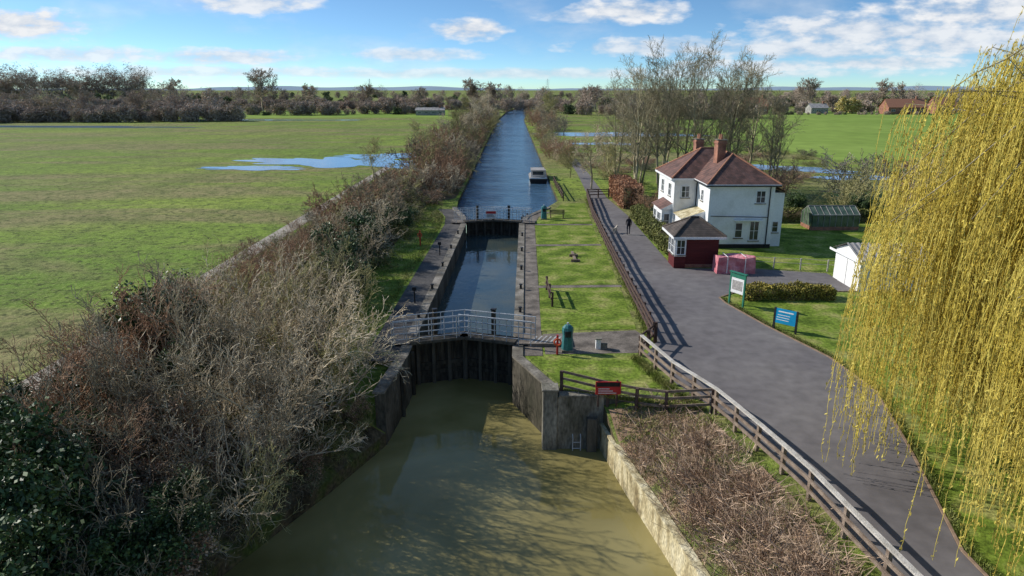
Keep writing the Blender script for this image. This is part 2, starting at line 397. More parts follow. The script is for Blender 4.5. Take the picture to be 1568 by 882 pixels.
# paths and lawns
def edgeline(side,off,y0,y1):
    sy=[y0]+[s[0] for s in ST if y0<s[0]<y1]+[y1]
    return [(bank(a+.001)[0 if side<0 else 1]+side*off,a) for a in sy]
sheet('lockside_path',edgeline(-1,.52,31.5,76)+edgeline(-1,2.1,31.5,76)[::-1],'shadedpath',.012)
sheet('lockside_paving',edgeline(1,.52,32.2,74)+edgeline(1,1.5,32.2,74)[::-1],'path',.020)
sheet('lockside_apron',[(1.7,32.4),(6.6,32.6),(7.6,34.2),(6.9,36.0),(1.7,35.4)],'path',.010)
sheet('lawn_strip',edgeline(-1,2.12,27.8,80)+[(-10,80),(-10.4,27.8)],'lawn',.008)
for i,(a,b,c,d) in enumerate([((2.5,28.05),(6.9,28.4),(6.3,32.15),(.72,32.15)),((1.6,35.9),(7.0,36.2),(7.35,44.6),(1.85,44.4)),((1.9,45.1),(7.4,45.3),(7.65,57.4),(2.1,57.2)),((2.2,57.9),(7.7,58.1),(7.9,66.5),(2.3,66.5)),((2.7,67.2),(8.0,67.2),(8.6,80),(5.9,80))]):
    sheet('lockside_lawn',[a,b,c,d],'lawn',.014)
sheet('cross_path',[(1.8,44.42),(7.5,44.66),(7.5,45.2),(1.8,45.0)],'path',.016)
sheet('cross_path',[(2.0,57.2),(7.7,57.42),(7.7,58.0),(2.0,57.85)],'path',.016)
sheet('cross_path',[(2.0,66.5),(8.0,66.55),(8.0,67.15),(2.0,67.1)],'path',.016)
road=[(11.6,3),(10.45,15.7),(10.0,19.6),(9.4,22.8),(8.7,25.8),(7.55,28.7),(6.8,32.2),(7.75,34.3),(8.0,44.6),(8.2,54),(8.7,70),(9.5,84),(10.4,110),(10.9,170),(12.3,170),(12.2,110),(11.7,84),(12.3,72),(12.2,52),(12.2,49.6),(17.9,49.6),(23,48.2),(23,43.7),(14.9,43.6),(13.35,42.2),(13.4,41),(14.4,36.8),(15.9,32),(16.2,28),(14.9,23),(13.1,17),(13.0,3)]
sheet('asphalt_towpath',road,'asphalt',.024)
mb=MB()
kp=[(22.9,43.6),(14.9,43.5),(13.35,42.2),(13.4,41),(14.4,36.8),(15.9,32),(16.2,28),(14.9,23),(13.1,17),(13.0,3)]
for a,b in zip(kp,kp[1:]): mb.beam((a[0]+.06,a[1],.01),(b[0]+.06,b[1],.01),.09,.09,'kerb')
mb.done('brick_kerb')
sheet('garden_lawn',[(13.6,42),(14.6,36.8),(16.1,32),(16.4,28),(15.2,23),(13.3,17),(13.2,3),(60,3),(60,43.2),(15,43.2)],'lawn',.010)
sheet('house_lawn',[(23.2,43.3),(45,43.3),(45,72),(12.8,72),(12.8,50),(18.0,50),(23.2,48.6)],'lawn',.009)
sheet('gravel_track',[(-22.8,8),(-20.9,8),(-20.6,120),(-21.9,120)],'track',.02)
sheet('hedge_litter',[(-20.7,-5),(-13.5,-5),(-13.2,20),(-11.2,27),(-10.2,34),(-9.6,80),(-6.9,84),(-7,300),(-14,300),(-20,110)],'litter',.005)
V=[];F=[]
yy=np.arange(4,27.3,.5); tt=np.linspace(0.03,.97,12)
for y in yy:
    XR=bank(y)[1]; f=fx(y)-.35
    for t in tt:
        x=XR+(f-XR)*t; V.append((x,y,gz(x,y)+.03+.05*R.random()))
nc=len(tt)
for i in range(len(yy)-1):
    for j in range(nc-1): F.append((i*nc+j,i*nc+j+1,(i+1)*nc+j+1,(i+1)*nc+j))
obj('bramble_bank',np_mesh('bramble_bank',V,F,[M['deadbank']]))

def blob(name,cx,cy,rx,ry,k,z=.03,n=90,ns=.35,seed=1,tilt=0):
    r=random.Random(seed); ph=[r.uniform(0,6.28) for _ in range(14)]; am=[r.uniform(.3,1)*ns/(i+1)**.5 for i in range(14)]
    pts=[]
    for i in range(n):
        a=2*math.pi*i/n; s=1+sum(am[j]*math.sin((j+2)*a+ph[j]) for j in range(14))*.45
        x=math.cos(a)*rx*s;y=math.sin(a)*ry*s
        pts.append((cx+x,cy+y+x*tilt))
    return sheet(name,pts,k,z)
blob('flood_pool',-31,126,15,9,'flood',seed=3,tilt=-.25,ns=.6)
blob('flood_pool',-44,117,9,3.0,'flood',seed=5,ns=.5,z=.034)
blob('flood_pool',-26,138,9,5,'flood',seed=6,z=.038)
blob('flood_pool',-190,250,75,6,'flood',seed=8,tilt=-.1)
blob('flood_pool',-110,300,45,4,'flood',seed=9,z=.05)
blob('flood_pool',30,205,24,9,'flood',seed=10)
blob('flood_pool',22,170,9,4,'flood',seed=12)
blob('flood_pool',43,118,12,5,'flood',seed=13,tilt=-.5)
blob('flood_pool',52,104,6,3,'flood',seed=14)
sheet('brown_field',[(-130,470),(-30,470),(-20,560),(-150,560)],'brownfield',.04)
sheet('spring_pasture',[(60,130),(260,130),(420,420),(60,420)],'brightfield',.02)
sheet('far_pasture',[(-230,300),(-30,330),(-40,440),(-260,400)],'brightfield',.03)

# ------------------------------------------------------------ gates
def gate(name,Y,XL,XR,zt,zb,sign=False,ext=1.2,apx=.85,dk=.25,hr=1.2):
    e=empty(name); mx=(XL+XR)/2; ap=Y+apx
    mb=MB(); wk=MB(); rl=MB()
    for (x0,x1) in ((XL,mx),(XR,mx)):
        p=Vector((x0,Y,0));q=Vector((x1,ap,0)); d=(q-p).normalized(); nrm=Vector((d.y,-d.x,0)); 
        if nrm.y>0:nrm=-nrm
        L=(q-p).length; n=12
        for i in range(n):
            c=p+d*(L*(i+.5)/n); c.z=(zt+zb)/2
            mb.obox(c+nrm*(.012*(i%2)),(d,nrm,(0,0,1)),(L/n/2-.008,.09,(zt-zb)/2),'gatewood')
        for z in (zt-.12,(zt*.55+zb*.45),zb+1.35):
            mb.obox(p+d*L/2+nrm*.14+Vector((0,0,z)),(d,nrm,(0,0,1)),(L/2-.02,.06,.11),'gatewood')
        for t in (.05,.35,.66,.96):
            mb.obox(p+d*L*t+nrm*.22+Vector((0,0,(zt+zb)/2+.1)),(d,nrm,(0,0,1)),(.09,.03,(zt-zb)/2-.15),'fender')
        ex=p-d*.3
        c=(ex+q)/2; LL=(q-ex).length
        wk.obox(c+Vector((0,0,zt+.08))+nrm*dk,(d,nrm,(0,0,1)),(LL/2,.45,.035),'gatewood')
        wk.obox(c+Vector((0,0,zt+.06))+nrm*(dk+.475),(d,nrm,(0,0,1)),(LL/2,.02,.07),'fender')
        for sgn in (-1,1):
            off=nrm*(dk+.42*sgn); a0=p-d*ext
            total=(q-a0).length; m=int(total/.62)
            for i in range(m+1):
                c=a0+d*(total*i/m)+off
                rl.tube(c+Vector((0,0,zt+.02)),c+Vector((0,0,zt+hr+.02)),.026,.026,'steel',6)
            for h in (.3,.6,.9,1.2):
                h=h*hr/1.2; rr=.028 if h>1 else .018
                rl.tube(a0+off+Vector((0,0,zt+h)),q+off+Vector((0,0,zt+h)),rr,rr,'steel',6)
        g=p+d*L*.42+nrm*-.1
        mb.obox(g+Vector((0,0,zt+.75)),(d,nrm,(0,0,1)),(.1,.1,.72),'gatewood')
        mb.obox(g+Vector((0,0,zt+1.5)),(d,nrm,(0,0,1)),(.13,.13,.04),'darksteel')
        sx=-1 if x0==XL else 1
        wk.box(min(x0+sx*.1,x0+sx*1.5),max(x0+sx*.1,x0+sx*1.5),Y-.9,Y+.7,.1,.17,'path')
    mb.done('leaves',e); wk.done('walkway',e); rl.done('railings',e)
    if sign:
        s=MB(); s.box(mx-.75,mx+.35,ap-.95,ap-.91,zt+.4,zt+1.1,'whitepaint'); s.box(mx-.7,mx+.3,ap-.965,ap-.952,zt+.8,zt+1.05,'red')
        for i in range(3): s.box(mx-.6,mx+.2-.1*i,ap-.965,ap-.952,zt+.47+.1*i,zt+.51+.1*i,'black')
        s.done('warning_board',e)
    return e
gate('lower_lock_gate',34.4,-5.25,.1,.12,-3.2,dk=.45,hr=1.35)
gate('upper_lock_gate',68.0,-4.6,.78,.12,-2.2,sign=True,hr=1.35)
mb=MB()
for y in (69.9,70.9,72): 
    x=bank(y)[1]; mb.box(x-.22,x-.06,y-.09,y+.09,-3,.25,'fender')
for y in (30.5,33.0): 
    x=bank(y)[0]; mb.box(x+.06,x+.2,y-.09,y+.09,-3,-.1,'gatewood')
mb.done('timber_fenders')
mb=MB(); mb.box(.85,3.05,33.45,34.75,.022,.178,'path'); mb.done('gate_landing')
for i in range(7):
    x=.9+i*.26; sheet('hatched_marking',[(x,33.6),(x+.09,33.6),(x+.5,34.6),(x+.41,34.6)],'hatch',.184)

# ------------------------------------------------------------ fences
def fence(name,pts,sp,h,rails,kp_,kr,ps=.13,rw=.05,rh=.11,side=-1,cap=None):
    mb=MB(); P=[]
    for a,b in zip(pts,pts[1:]):
        a=Vector(a);b=Vector(b);L=(b-a).length;n=max(1,round(L/sp))
        for i in range(n): P.append(a+(b-a)*i/n)
    P.append(Vector(pts[-1]))
    hs=[R.uniform(-.025,.025) for _ in P]
    for i,p in enumerate(P):
        z=gz(p.x,p.y); d=(P[min(i+1,len(P)-1)]-P[max(i-1,0)]).normalized(); nn=Vector((d.y,-d.x,0))
        t=Vector((R.uniform(-.02,.02),R.uniform(-.02,.02),0))
        mb.obox(Vector((p.x,p.y,z+h/2-.1))+t,(d,nn,(R.uniform(-.02,.02),R.uniform(-.02,.02),1)),(ps/2,ps/2,h/2+.1),kp_)
        if i<len(P)-1:
            q=P[i+1]; z2=gz(q.x,q.y); d2=(q-p).normalized(); off=Vector((d2.y,-d2.x,0))*(ps/2+rw/2+.003)*side
            for rr in rails:
                mb.beam(Vector((p.x,p.y,z+rr+hs[i]))+off,Vector((q.x,q.y,z2+rr+hs[i+1]))+off,rw,rh,kr)
            if cap:
                mb.beam(Vector((p.x,p.y,z+h+.04+hs[i]*.4)),Vector((q.x,q.y,z2+h+.04+hs[i+1]*.4)),.17,.06,cap)
    return mb.done(name)
fence('towpath_fence',[(x,y,0) for x,y in FEN[1:]],1.75,1.08,(.42,.78),'fencepost','fencepost',cap='fencelight',rw=.06,rh=.12)
fence('dark_post_and_rail_fence',[(7.6,34.1,0),(7.8,44.6,0),(8.0,54,0),(8.45,70,0),(9.3,84,0)],1.8,1.15,(.4,.75,1.08),'fencedark','fencedark',ps=.15,rw=.07,rh=.15)  # towpath fence carried on; its shaded side is put into the dark colour
fence('dark_post_and_rail_fence',[(6.5,32.3,0),(7.6,34.1,0)],1.1,1.05,(.4,.95),'fencedark','fencedark',ps=.15)
fence('wing_fence',[(2.2,27.85,0),(4.2,27.3,0),(6.5,26.3,0),(8.35,25.9,0)],1.55,1.05,(.32,.68,1.0),'fencedark','fencepost')
fence('garden_wire_fence',[(17.8,50,0),(23.3,48.8,0),(30,49.5,0)],1.9,.9,(.5,.85),'fencelight','fencelight',ps=.09,rw=.02,rh=.03)
fence('lockside_handrail',[(2.5,40.3,0),(2.35,44.0,0)],1.8,.95,(.5,.9),'fencedark','fencedark',ps=.12)
fence('mooring_fence',[(6.2,82,0),(6.0,98,0)],2,1.0,(.5,.9),'fencedark','fencedark')
fence('cross_fence',[(9.3,84,0),(12,84.6,0)],1.3,1.1,(.4,.75,1.0),'fencedark','fencedark')

# ------------------------------------------------------------ signs & furniture
mb=MB()
mb.box(3.6,4.7,27.02,27.06,.3,.9,'red'); mb.box(3.65,4.65,27.0,27.017,.68,.86,'black')
for i in range(3): mb.box(3.72,4.5-.15*i,27.0,27.017,.36+.1*i,.39+.1*i,'whitepaint')
mb.box(3.7,3.78,27.062,27.12,-.3,.95,'fencedark'); mb.box(4.5,4.58,27.062,27.12,-.3,.95,'fencedark')
mb.done('danger_sign')
mb=MB()
c=Vector((13.9,40.4,0)); d=Vector((.5,-.86,0)); nn=Vector((-.86,-.5,0))
for s in (-1,1): mb.obox(c+d*.55*s+Vector((0,0,1.05)),(d,nn,(0,0,1)),(.05,.05,1.05),'greensign')
mb.obox(c+Vector((0,0,1.45)),(d,nn,(0,0,1)),(.5,.035,.6),'whitepaint')
mb.obox(c+Vector((0,0,1.93)),(d,nn,(0,0,1)),(.5,.042,.12),'greensign')
mb.obox(c+Vector((0,0,1.35)),(d,nn,(0,0,1)),(.4,.039,.3),'corr')
mb.obox(c+Vector((0,0,2.14)),(d,nn,(0,0,1)),(.66,.09,.03),'greensign')
mb.done('information_board')
mb=MB()
c=Vector((15.15,35.8,0)); d=Vector((.72,-.69,0)); nn=Vector((-.69,-.72,0))
for s in (-1,1): mb.obox(c+d*.62*s+Vector((0,0,.65)),(d,nn,(0,0,1)),(.05,.05,.65),'darksteel')
mb.obox(c+Vector((0,0,.85)),(d,nn,(0,0,1)),(.57,.035,.42),'bluesign')
mb.obox(c+Vector((.0,0,1.12))+nn*.004,(d,nn,(0,0,1)),(.42,.037,.035),'whitepaint')
for i in range(3): mb.obox(c+d*(-.1-.03*i)+Vector((0,0,.92-.14*i)),(d,nn,(0,0,1)),(.35,.0385,.018),'whitepaint')
mb.done('blue_welcome_sign')
def pedestal(x,y,s=1):
    mb=MB()
    mb.box(x-.3*s,x+.3*s,y-.28*s,y+.28*s,.01,.12,'coping')
    prof=[(.12,.25),(.9,.21),(1.15,.24),(1.3,.22),(1.42,.12)]
    for (z0,w0),(z1,w1) in zip(prof,prof[1:]):
        mb.tube((x,y,z0*s),(x,y,z1*s),w0*1.25*s,w1*1.25*s,'teal',8)
    mb.box(x-.15*s,x+.15*s,y-.33*s,y-.2*s,.85*s,1.15*s,'darksteel'); mb.tube((x,y,1.42*s),(x,y,1.55*s),.05,.05,'steel')
    mb.done('valve_pedestal')
pedestal(2.85,32.9); pedestal(3.3,69.8)
def lifering(x,y,h=1.0):
    mb=MB(); mb.box(x-.05,x+.05,y-.05,y+.05,0,h+.3,'red'); mb.ring((x,y-.1,h-.05),.17,.045,'orange'); mb.done('lifebuoy_post')
lifering(2.3,32.4,.75); lifering(-7.9,57.5,1.0)
mb=MB(); mb.box(4.35,4.6,33.1,33.35,.01,.55,'whitepaint'); mb.box(4.6,4.95,33.15,33.3,.01,.3,'coping'); mb.box(4.3,4.65,33.05,33.4,.552,.6,'coping'); mb.done('service_post')
for side,ylist in ((1,(39,44,49,55,61)),(-1,(38,44,50,56,62))):
    for y in ylist:
        x=bank(y)[0 if side<0 else 1]+side*.3
        mb=MB(); mb.tube((x,y,.09),(x,y,.36),.09,.075,'darksteel',10); mb.tube((x,y,.36),(x,y,.42),.13,.11,'darksteel',10); mb.done('mooring_bollard')
for y in (41,54): 
    mb=MB()
    x=bank(y)[0]-1.0
    mb.tube((x,y,0),(x,y,1.0),.045,.045,'darksteel'); mb.box(x-.13,x+.13,y-.06,y+.06,.85,1.08,'darksteel')
    mb.done('control_post')
mb=MB(); mb.box(4.6,5.3,53.3,53.45,.02,.22,'fencepost'); mb.box(4.85,5.05,51.6,54.8,.05,.14,'fencepost'); mb.box(4.6,5.3,51.6,51.75,.02,.22,'fencepost'); mb.done('timber_boat_rest')
mb=MB()
for x in (4.0,5.3): mb.box(x,x+.07,70.2,70.65,0,.45,'fencedark'); mb.box(x,x+.07,70.6,70.66,.45,.85,'fencedark')
for i in range(4): mb.box(3.9,5.5,70.2+i*.11,70.28+i*.11,.45,.48,'fencedark')
for i in range(3): mb.box(3.9,5.5,70.55,70.595,.55+i*.12,.63+i*.12,'fencedark')
mb.done('park_bench')

# ------------------------------------------------------------ buildings
def window(mb,c,right,nrm,w,h,nx=2,ny=2,fr=.06,sill=True):
    c=Vector(c);r=Vector(right);n=Vector(nrm);z=Vector((0,0,1))
    mb.obox(c+n*.012,(r,n,z),(w/2,.012,h/2),'glass')
    for s in (-1,1):
        mb.obox(c+r*s*(w/2)+n*.03,(r,n,z),(fr/2,.03,h/2+fr/2),'whitepaint')
        mb.obox(c+z*s*(h/2)+n*.03,(r,n,z),(w/2-fr/2,.03,fr/2),'whitepaint')
    for i in range(1,nx): mb.obox(c+r*(-w/2+w*i/nx)+n*.026,(r,n,z),(.02,.022,h/2-fr/2),'whitepaint')
    for i in range(1,ny): mb.obox(c+z*(-h/2+h*i/ny)+n*.024,(r,n,z),(w/2-fr/2,.018,.015),'whitepaint')
    if sill: mb.obox(c-z*(h/2+.07)+n*.06,(r,n,z),(w/2+.1,.06,.035),'coping')
def hiproof(mb,x0,x1,y0,y1,ze,zr,ridge,k,ov=.35):
    x0-=ov;x1+=ov;y0-=ov;y1+=ov
    (ax,ay),(bx,by)=ridge
    A=(x0,y0,ze);B=(x1,y0,ze);C=(x1,y1,ze);D=(x0,y1,ze);P=(ax,ay,zr);Q=(bx,by,zr)
    if abs(bx-ax)>abs(by-ay) or (ax==bx and ay==by):
        mb.poly([A,B,Q,P],k);mb.poly([B,C,Q],k);mb.poly([C,D,P,Q],k);mb.poly([D,A,P],k)
    else:
        mb.poly([A,B,P],k);mb.poly([B,C,Q,P],k);mb.poly([C,D,Q],k);mb.poly([D,A,P,Q],k)
    mb.poly([(x0,y0,ze-.02),(x0,y1,ze-.02),(x1,y1,ze-.02),(x1,y0,ze-.02)],'whitepaint')
def fascia(mb,x0,x1,y0,y1,z,ov=.35,k='whitepaint'):
    x0-=ov;x1+=ov;y0-=ov;y1+=ov
    mb.box(x0,x1,y0-.03,y0,z-.18,z-.0,k);mb.box(x0,x1,y1,y1+.03,z-.18,z,k);mb.box(x0-.03,x0,y0,y1,z-.18,z,k);mb.box(x1,x1+.03,y0,y1,z-.18,z,k)
def ridgecaps(mb,pairs,k):
    for p,q in pairs:
        mb.tube(p,q,.08,.08,k,6)
E=empty('lock_keepers_house')
w=MB()
w.box(16.4,21.8,56.5,60.6,0,5.4,'white'); w.box(14.4,22.0,60.602,67,0,5.4,'white')
w.box(21.802,22.9,57.2,60.6,0,4.6,'white')
w.poly([(21.75,56.95,5.35),(23.15,56.95,4.55),(23.15,60.7,4.55),(21.75,60.7,5.35)],'tile')
w.box(16.38,21.82,56.47,56.5,0,.35,'black'); 
w.done('walls',E)
r=MB()
hiproof(r,14.4,22.0,60.6,67,5.4,7.75,((17.4,63.8),(19.0,63.8)),'tile')
hiproof(r,16.4,21.8,56.5,64,5.41,7.62,((18.9,59.3),(18.9,63.8)),'tile')
fascia(r,14.4,22.0,60.6,67,5.4); fascia(r,16.4,21.8,56.5,60.2,5.41)
ridgecaps(r,[((17.4,63.8,7.77),(19,63.8,7.77)),((18.9,59.3,7.64),(18.9,63.8,7.64)),((16.05,56.15,5.43),(18.9,59.3,7.64)),((22.15,56.15,5.43),(18.9,59.3,7.64)),((14.05,60.25,5.43),(17.4,63.8,7.77)),((14.05,67.35,5.43),(17.4,63.8,7.77)),((22.35,67.35,5.43),(19,63.8,7.77))],'terracotta')
r.done('roof',E)
c=MB()
for (cx,cy,zt,sx,sy) in ((18.1,60.4,8.7,.35,.55),(17.6,65.6,8.4,.35,.5)):
    c.box(cx-sx,cx+sx,cy-sy,cy+sy,5.5,zt,'brick'); c.box(cx-sx-.07,cx+sx+.07,cy-sy-.07,cy+sy+.07,zt-.3,zt-.16,'brick'); c.box(cx-sx-.07,cx+sx+.07,cy-sy-.07,cy+sy+.07,zt+.002,zt+.08,'concrete')
    for s in (-.25,.25): c.tube((cx,cy+s,zt+.08),(cx,cy+s,zt+.5),.13,.1,'terracotta')
c.done('chimneys',E)
wn=MB(); mY=(0,-1,0); mX=(-1,0,0)
window(wn,(20.65,56.5,4.35),(1,0,0),mY,.75,1.0)
window(wn,(19.05,56.5,1.55),(1,0,0),mY,.6,1.25,1,2); window(wn,(20.35,56.5,1.5),(1,0,0),mY,.75,1.6,2,2)
wn.box(18.6,20.95,56.1,56.46,2.38,2.46,'whitepaint'); 
window(wn,(14.4,62.2,4.2),(0,1,0),mX,.9,1.1); window(wn,(14.4,65.2,4.2),(0,1,0),mX,.9,1.1)
window(wn,(16.4,58.6,4.2),(0,1,0),mX,.55,.9,1,2); window(wn,(15.4,60.6,4.2),(1,0,0),mY,.7,1.0)
window(wn,(22.35,57.2,1.7),(1,0,0),mY,.5,.9,1,2)
wn.done('windows',E)
b=MB()
b.box(13.5,14.398,61.0,64.6,0,2.55,'white'); b.poly([(13.3,60.8,2.56),(14.4,60.8,3.1),(14.4,64.8,3.1),(13.3,64.8,2.56)],'tile'); b.poly([(13.3,60.8,2.555),(13.3,64.8,2.555),(14.4,64.8,2.555),(14.4,60.8,2.555)],'whitepaint'); b.poly([(13.3,60.8,2.56),(14.4,60.8,2.56),(14.4,60.8,3.1)],'whitepaint')
window(b,(13.5,62.0,1.5),(0,1,0),mX,1.2,1.3,3,2); window(b,(13.5,63.7,1.5),(0,1,0),mX,.9,1.3,2,2); window(b,(13.95,61.0,1.5),(1,0,0),mY,.5,1.3,1,2)
b.done('bay',E)
b=MB()
b.box(14.6,16.38,57.6,60.58,0,2.3,'white')
b.poly([(14.4,57.4,2.35),(16.4,57.4,3.0),(16.4,60.6,3.0),(14.4,60.6,2.35)],'piling'); b.poly([(14.4,57.4,2.3),(14.4,60.6,2.3),(16.4,60.6,2.3),(16.4,57.4,2.3)],'whitepaint'); b.poly([(14.4,57.4,2.35),(14.4,57.4,2.3),(16.4,57.4,2.3),(16.4,57.4,3.0)],'white')
window(b,(14.6,59,1.3),(0,1,0),mX,1.3,1.0,3,1)
b.done('side_porch',E)
p=MB()
p.tube((21.4,56.43,.1),(21.4,56.43,5.2),.045,.045,'black',6); p.tube((16.6,56.42,2.75),(21.4,56.42,2.65),.03,.03,'black',6)
p.tube((16.05,56.08,5.3),(22.15,56.08,5.3),.06,.06,'black',6); p.tube((16.0,56.1,5.3),(16.0,60.2,5.3),.06,.06,'black',6); p.tube((16.33,60.4,.1),(16.33,60.4,5.2),.045,.045,'black',6)
p.done('gutters_and_pipes',E)

E=empty('lock_office')
w=MB(); w.box(12.6,15.5,50.0,53.2,.0,2.4,'redwall'); w.box(12.58,15.52,49.97,53.22,0,.25,'brick')
w.done('walls',E)
r=MB(); hiproof(r,12.4,15.5,50.0,53.2,2.42,3.55,((13.7,51.6),(14.3,51.6)),'tiledark',.4); fascia(r,12.4,15.5,50,53.2,2.42,.4)
ridgecaps(r,[((13.7,51.6,3.57),(14.3,51.6,3.57)),((12.0,49.6,2.45),(13.7,51.6,3.57)),((15.9,49.6,2.45),(14.3,51.6,3.57)),((12.0,53.6,2.45),(13.7,51.6,3.57))],'tiledark'); r.done('roof',E)
b=MB(); b.box(12.15,13.0,49.75,51.6,.0,.9,'redwall'); b.box(12.15,13.0,49.75,51.6,.9,2.38,'whitepaint')
window(b,(12.15,50.3,1.62),(0,1,0),mX,.8,1.1,2,2); window(b,(12.15,51.15,1.62),(0,1,0),mX,.7,1.1,2,2); window(b,(12.6,49.75,1.62),(1,0,0),mY,.62,1.1,2,2)
window(b,(12.6,52.5,1.6),(0,1,0),mX,.7,1.0,2,2)
b.box(15.52,15.56,50.6,51.4,.05,2.05,'whitepaint'); b.done('bay_window',E)

E=empty('white_garage')
w=MB(); w.box(23.0,30,43.6,47.2,0,2.2,'white'); w.poly([(23,43.6,2.2),(23,47.2,2.2),(23,45.4,2.85)],'white'); w.poly([(30,43.6,2.2),(30,45.4,2.85),(30,47.2,2.2)],'white')
w.box(22.96,22.998,44.3,46.4,.02,2.0,'whitepaint'); w.box(22.95,22.957,45.33,45.36,.02,2.0,'black')
window(w,(26,43.6,1.4),(1,0,0),mY,1.2,.8,3,1); w.done('walls',E)
r=MB(); n=70
for sgn in (-1,1):
    for i in range(n):
        x0=22.75+7.5*i/n;x1=22.75+7.5*(i+1)/n; z0=.03*math.sin(i*1.9);z1=.03*math.sin((i+1)*1.9)
        ye=45.4+sgn*2.05
        r.poly([(x0,ye,2.18+z0),(x1,ye,2.18+z1),(x1,45.4,2.93+z1),(x0,45.4,2.93+z0)],'corr')
r.done('roof',E)
mb=MB(); mb.box(22.7,22.74,43.2,47.6,2.0,2.16,'whitepaint'); mb.done('bargeboard',E)

E=empty('greenhouse')
g=MB(); X0,X1,Y0,Y1=28.5,33.0,64.0,66.5
M['ghglass']=pmat('greenhouse_glass',[(.05,.085,.05),(.12,.16,.11)],1.5,.15,fine=.1,spec=.5)
g.box(X0,X1,Y0,Y1,0,.35,'brick'); g.box(X0+.03,X1-.03,Y0+.03,Y1-.03,.35,1.45,'ghglass')
ym=(Y0+Y1)/2
g.poly([(X0,Y0,1.46),(X1,Y0,1.46),(X1,ym,2.15),(X0,ym,2.15)],'ghglass');g.poly([(X0,Y1,1.46),(X0,ym,2.15),(X1,ym,2.15),(X1,Y1,1.46)],'ghglass')
g.poly([(X0,Y0,1.46),(X0,ym,2.15),(X0,Y1,1.46)],'ghglass');g.poly([(X1,Y0,1.46),(X1,Y1,1.46),(X1,ym,2.15)],'ghglass'); g.done('glazing',E)
g=MB(); 
for i in range(9):
    x=X0+(X1-X0)*i/8
    g.beam((x,Y0,.35),(x,Y0,1.46),.035,.035,'corr'); g.beam((x,Y0,1.48),(x,ym,2.18),.035,.035,'corr'); g.beam((x,Y1,1.48),(x,ym,2.18),.035,.035,'corr')
for i in range(5):
    y=Y0+(Y1-Y0)*i/4; g.beam((X0,y,.35),(X0,y,1.5+.69*(1-abs(y-ym)/(ym-Y0))),.035,.035,'corr')
g.beam((X0,Y0,1.48),(X1,Y0,1.48),.06,.06,'corr'); g.beam((X0,ym,2.18),(X1,ym,2.18),.06,.06,'corr'); g.done('frame',E)

bm=MB()
nx,ny,nz=14,8,6
def tp(x,y,z):
    s=.05*math.sin(x*9+z*5)+.04*math.sin(y*11+z*3)
    return (14.95+2.7*x+ (x-.5)*.1*(1-z),48.0+1.25*y+s*.5,.03+1.2*z*(1+.06*math.sin(x*7+y*4)))
for i in range(nx):
    for j in range(nz):
        for y in (0,1): bm.poly([tp(a/nx,y,b/nz) for a,b in ((i,j),(i+1,j),(i+1,j+1),(i,j+1))],'pink')
    for j in range(ny): bm.poly([tp(a/nx,b/ny,1) for a,b in ((i,j),(i+1,j),(i+1,j+1),(i,j+1))],'pink')
for i in range(ny):
    for j in range(nz):
        for x in (0,1): bm.poly([tp(x,a/ny,b/nz) for a,b in ((i,j),(i+1,j),(i+1,j+1),(i,j+1))],'pink')
for x in (15.6,16.9): bm.beam((x,47.93,.1),(x,47.9,1.22),.06,.02,'whitepaint'); bm.beam((x,47.9,1.31),(x,49.3,1.33),.06,.02,'whitepaint')
bm.done('tarpaulin_covered_crate')

def farhouse(name,x,y,w,d,h,rh,k,wk):
    e=empty(name); m=MB(); m.box(x-w/2,x+w/2,y-d/2,y+d/2,0,h,wk)
    for sx in (-1,1): m.poly([(x+sx*w/2,y-d/2,h),(x+sx*w/2,y,h+rh),(x+sx*w/2,y+d/2,h)],wk)
    for i in range(4): window(m,(x-w/2+w*(i+.5)/4,y-d/2,h*.55),(1,0,0),mY,w/10,h*.3)
    m.done('walls',e); m=MB()
    m.poly([(x-w/2-.4,y-d/2-.4,h-.1),(x+w/2+.4,y-d/2-.4,h-.1),(x+w/2+.4,y,h+rh),(x-w/2-.4,y,h+rh)],k); m.poly([(x-w/2-.4,y+d/2+.4,h-.1),(x-w/2-.4,y,h+rh),(x+w/2+.4,y,h+rh),(x+w/2+.4,y+d/2+.4,h-.1)],k)
    m.box(x+w*.3,x+w*.3+.9,y-.4,y+.4,h,h+rh+1.2,'brick'); m.done('roof',e)
farhouse('brick_farmhouse',206,372,20,10,3.6,4.2,'terracotta','brick')
farhouse('brick_farmhouse',231,380,11,10,4,4.5,'terracotta','brick')
farhouse('brick_farmhouse',128,372,11,9,4,4.5,'terracotta','brick')
farhouse('farm_barn',165,382,9,8,3,2.2,'corr','corr')
farhouse('field_pavilion',-41,355,14,6,2.6,1.2,'corr','corr')
for (x,y,h) in ((120,2400,44),(-480,2400,44)):
    mb=MB()
    for sx in (-1,1):
        for sy in (-1,1): mb.beam((x+sx*4,y+sy*4,0),(x+sx*.6,y+sy*.6,h),.35,.35,'steel')
    for z in (.62,.76,.9): mb.beam((x-7,y,h*z),(x+7,y,h*z),.5,.5,'steel')
    for i in range(6):
        t=i/6; a=4-3.4*t; b_=4-3.4*(i+1)/6; mb.beam((x-a,y,h*t),(x+b_,y,h*(i+1)/6),.3,.3,'steel'); mb.beam((x+a,y,h*t),(x-b_,y,h*(i+1)/6),.3,.3,'steel')
    mb.done('electricity_pylon')

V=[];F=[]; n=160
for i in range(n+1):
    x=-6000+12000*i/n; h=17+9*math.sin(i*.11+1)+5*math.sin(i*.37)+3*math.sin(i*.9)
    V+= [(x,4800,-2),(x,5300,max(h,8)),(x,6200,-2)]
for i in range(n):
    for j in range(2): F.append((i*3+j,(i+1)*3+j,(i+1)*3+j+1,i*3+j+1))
obj('hills',np_mesh('hills',V,F,[M['hill']]))

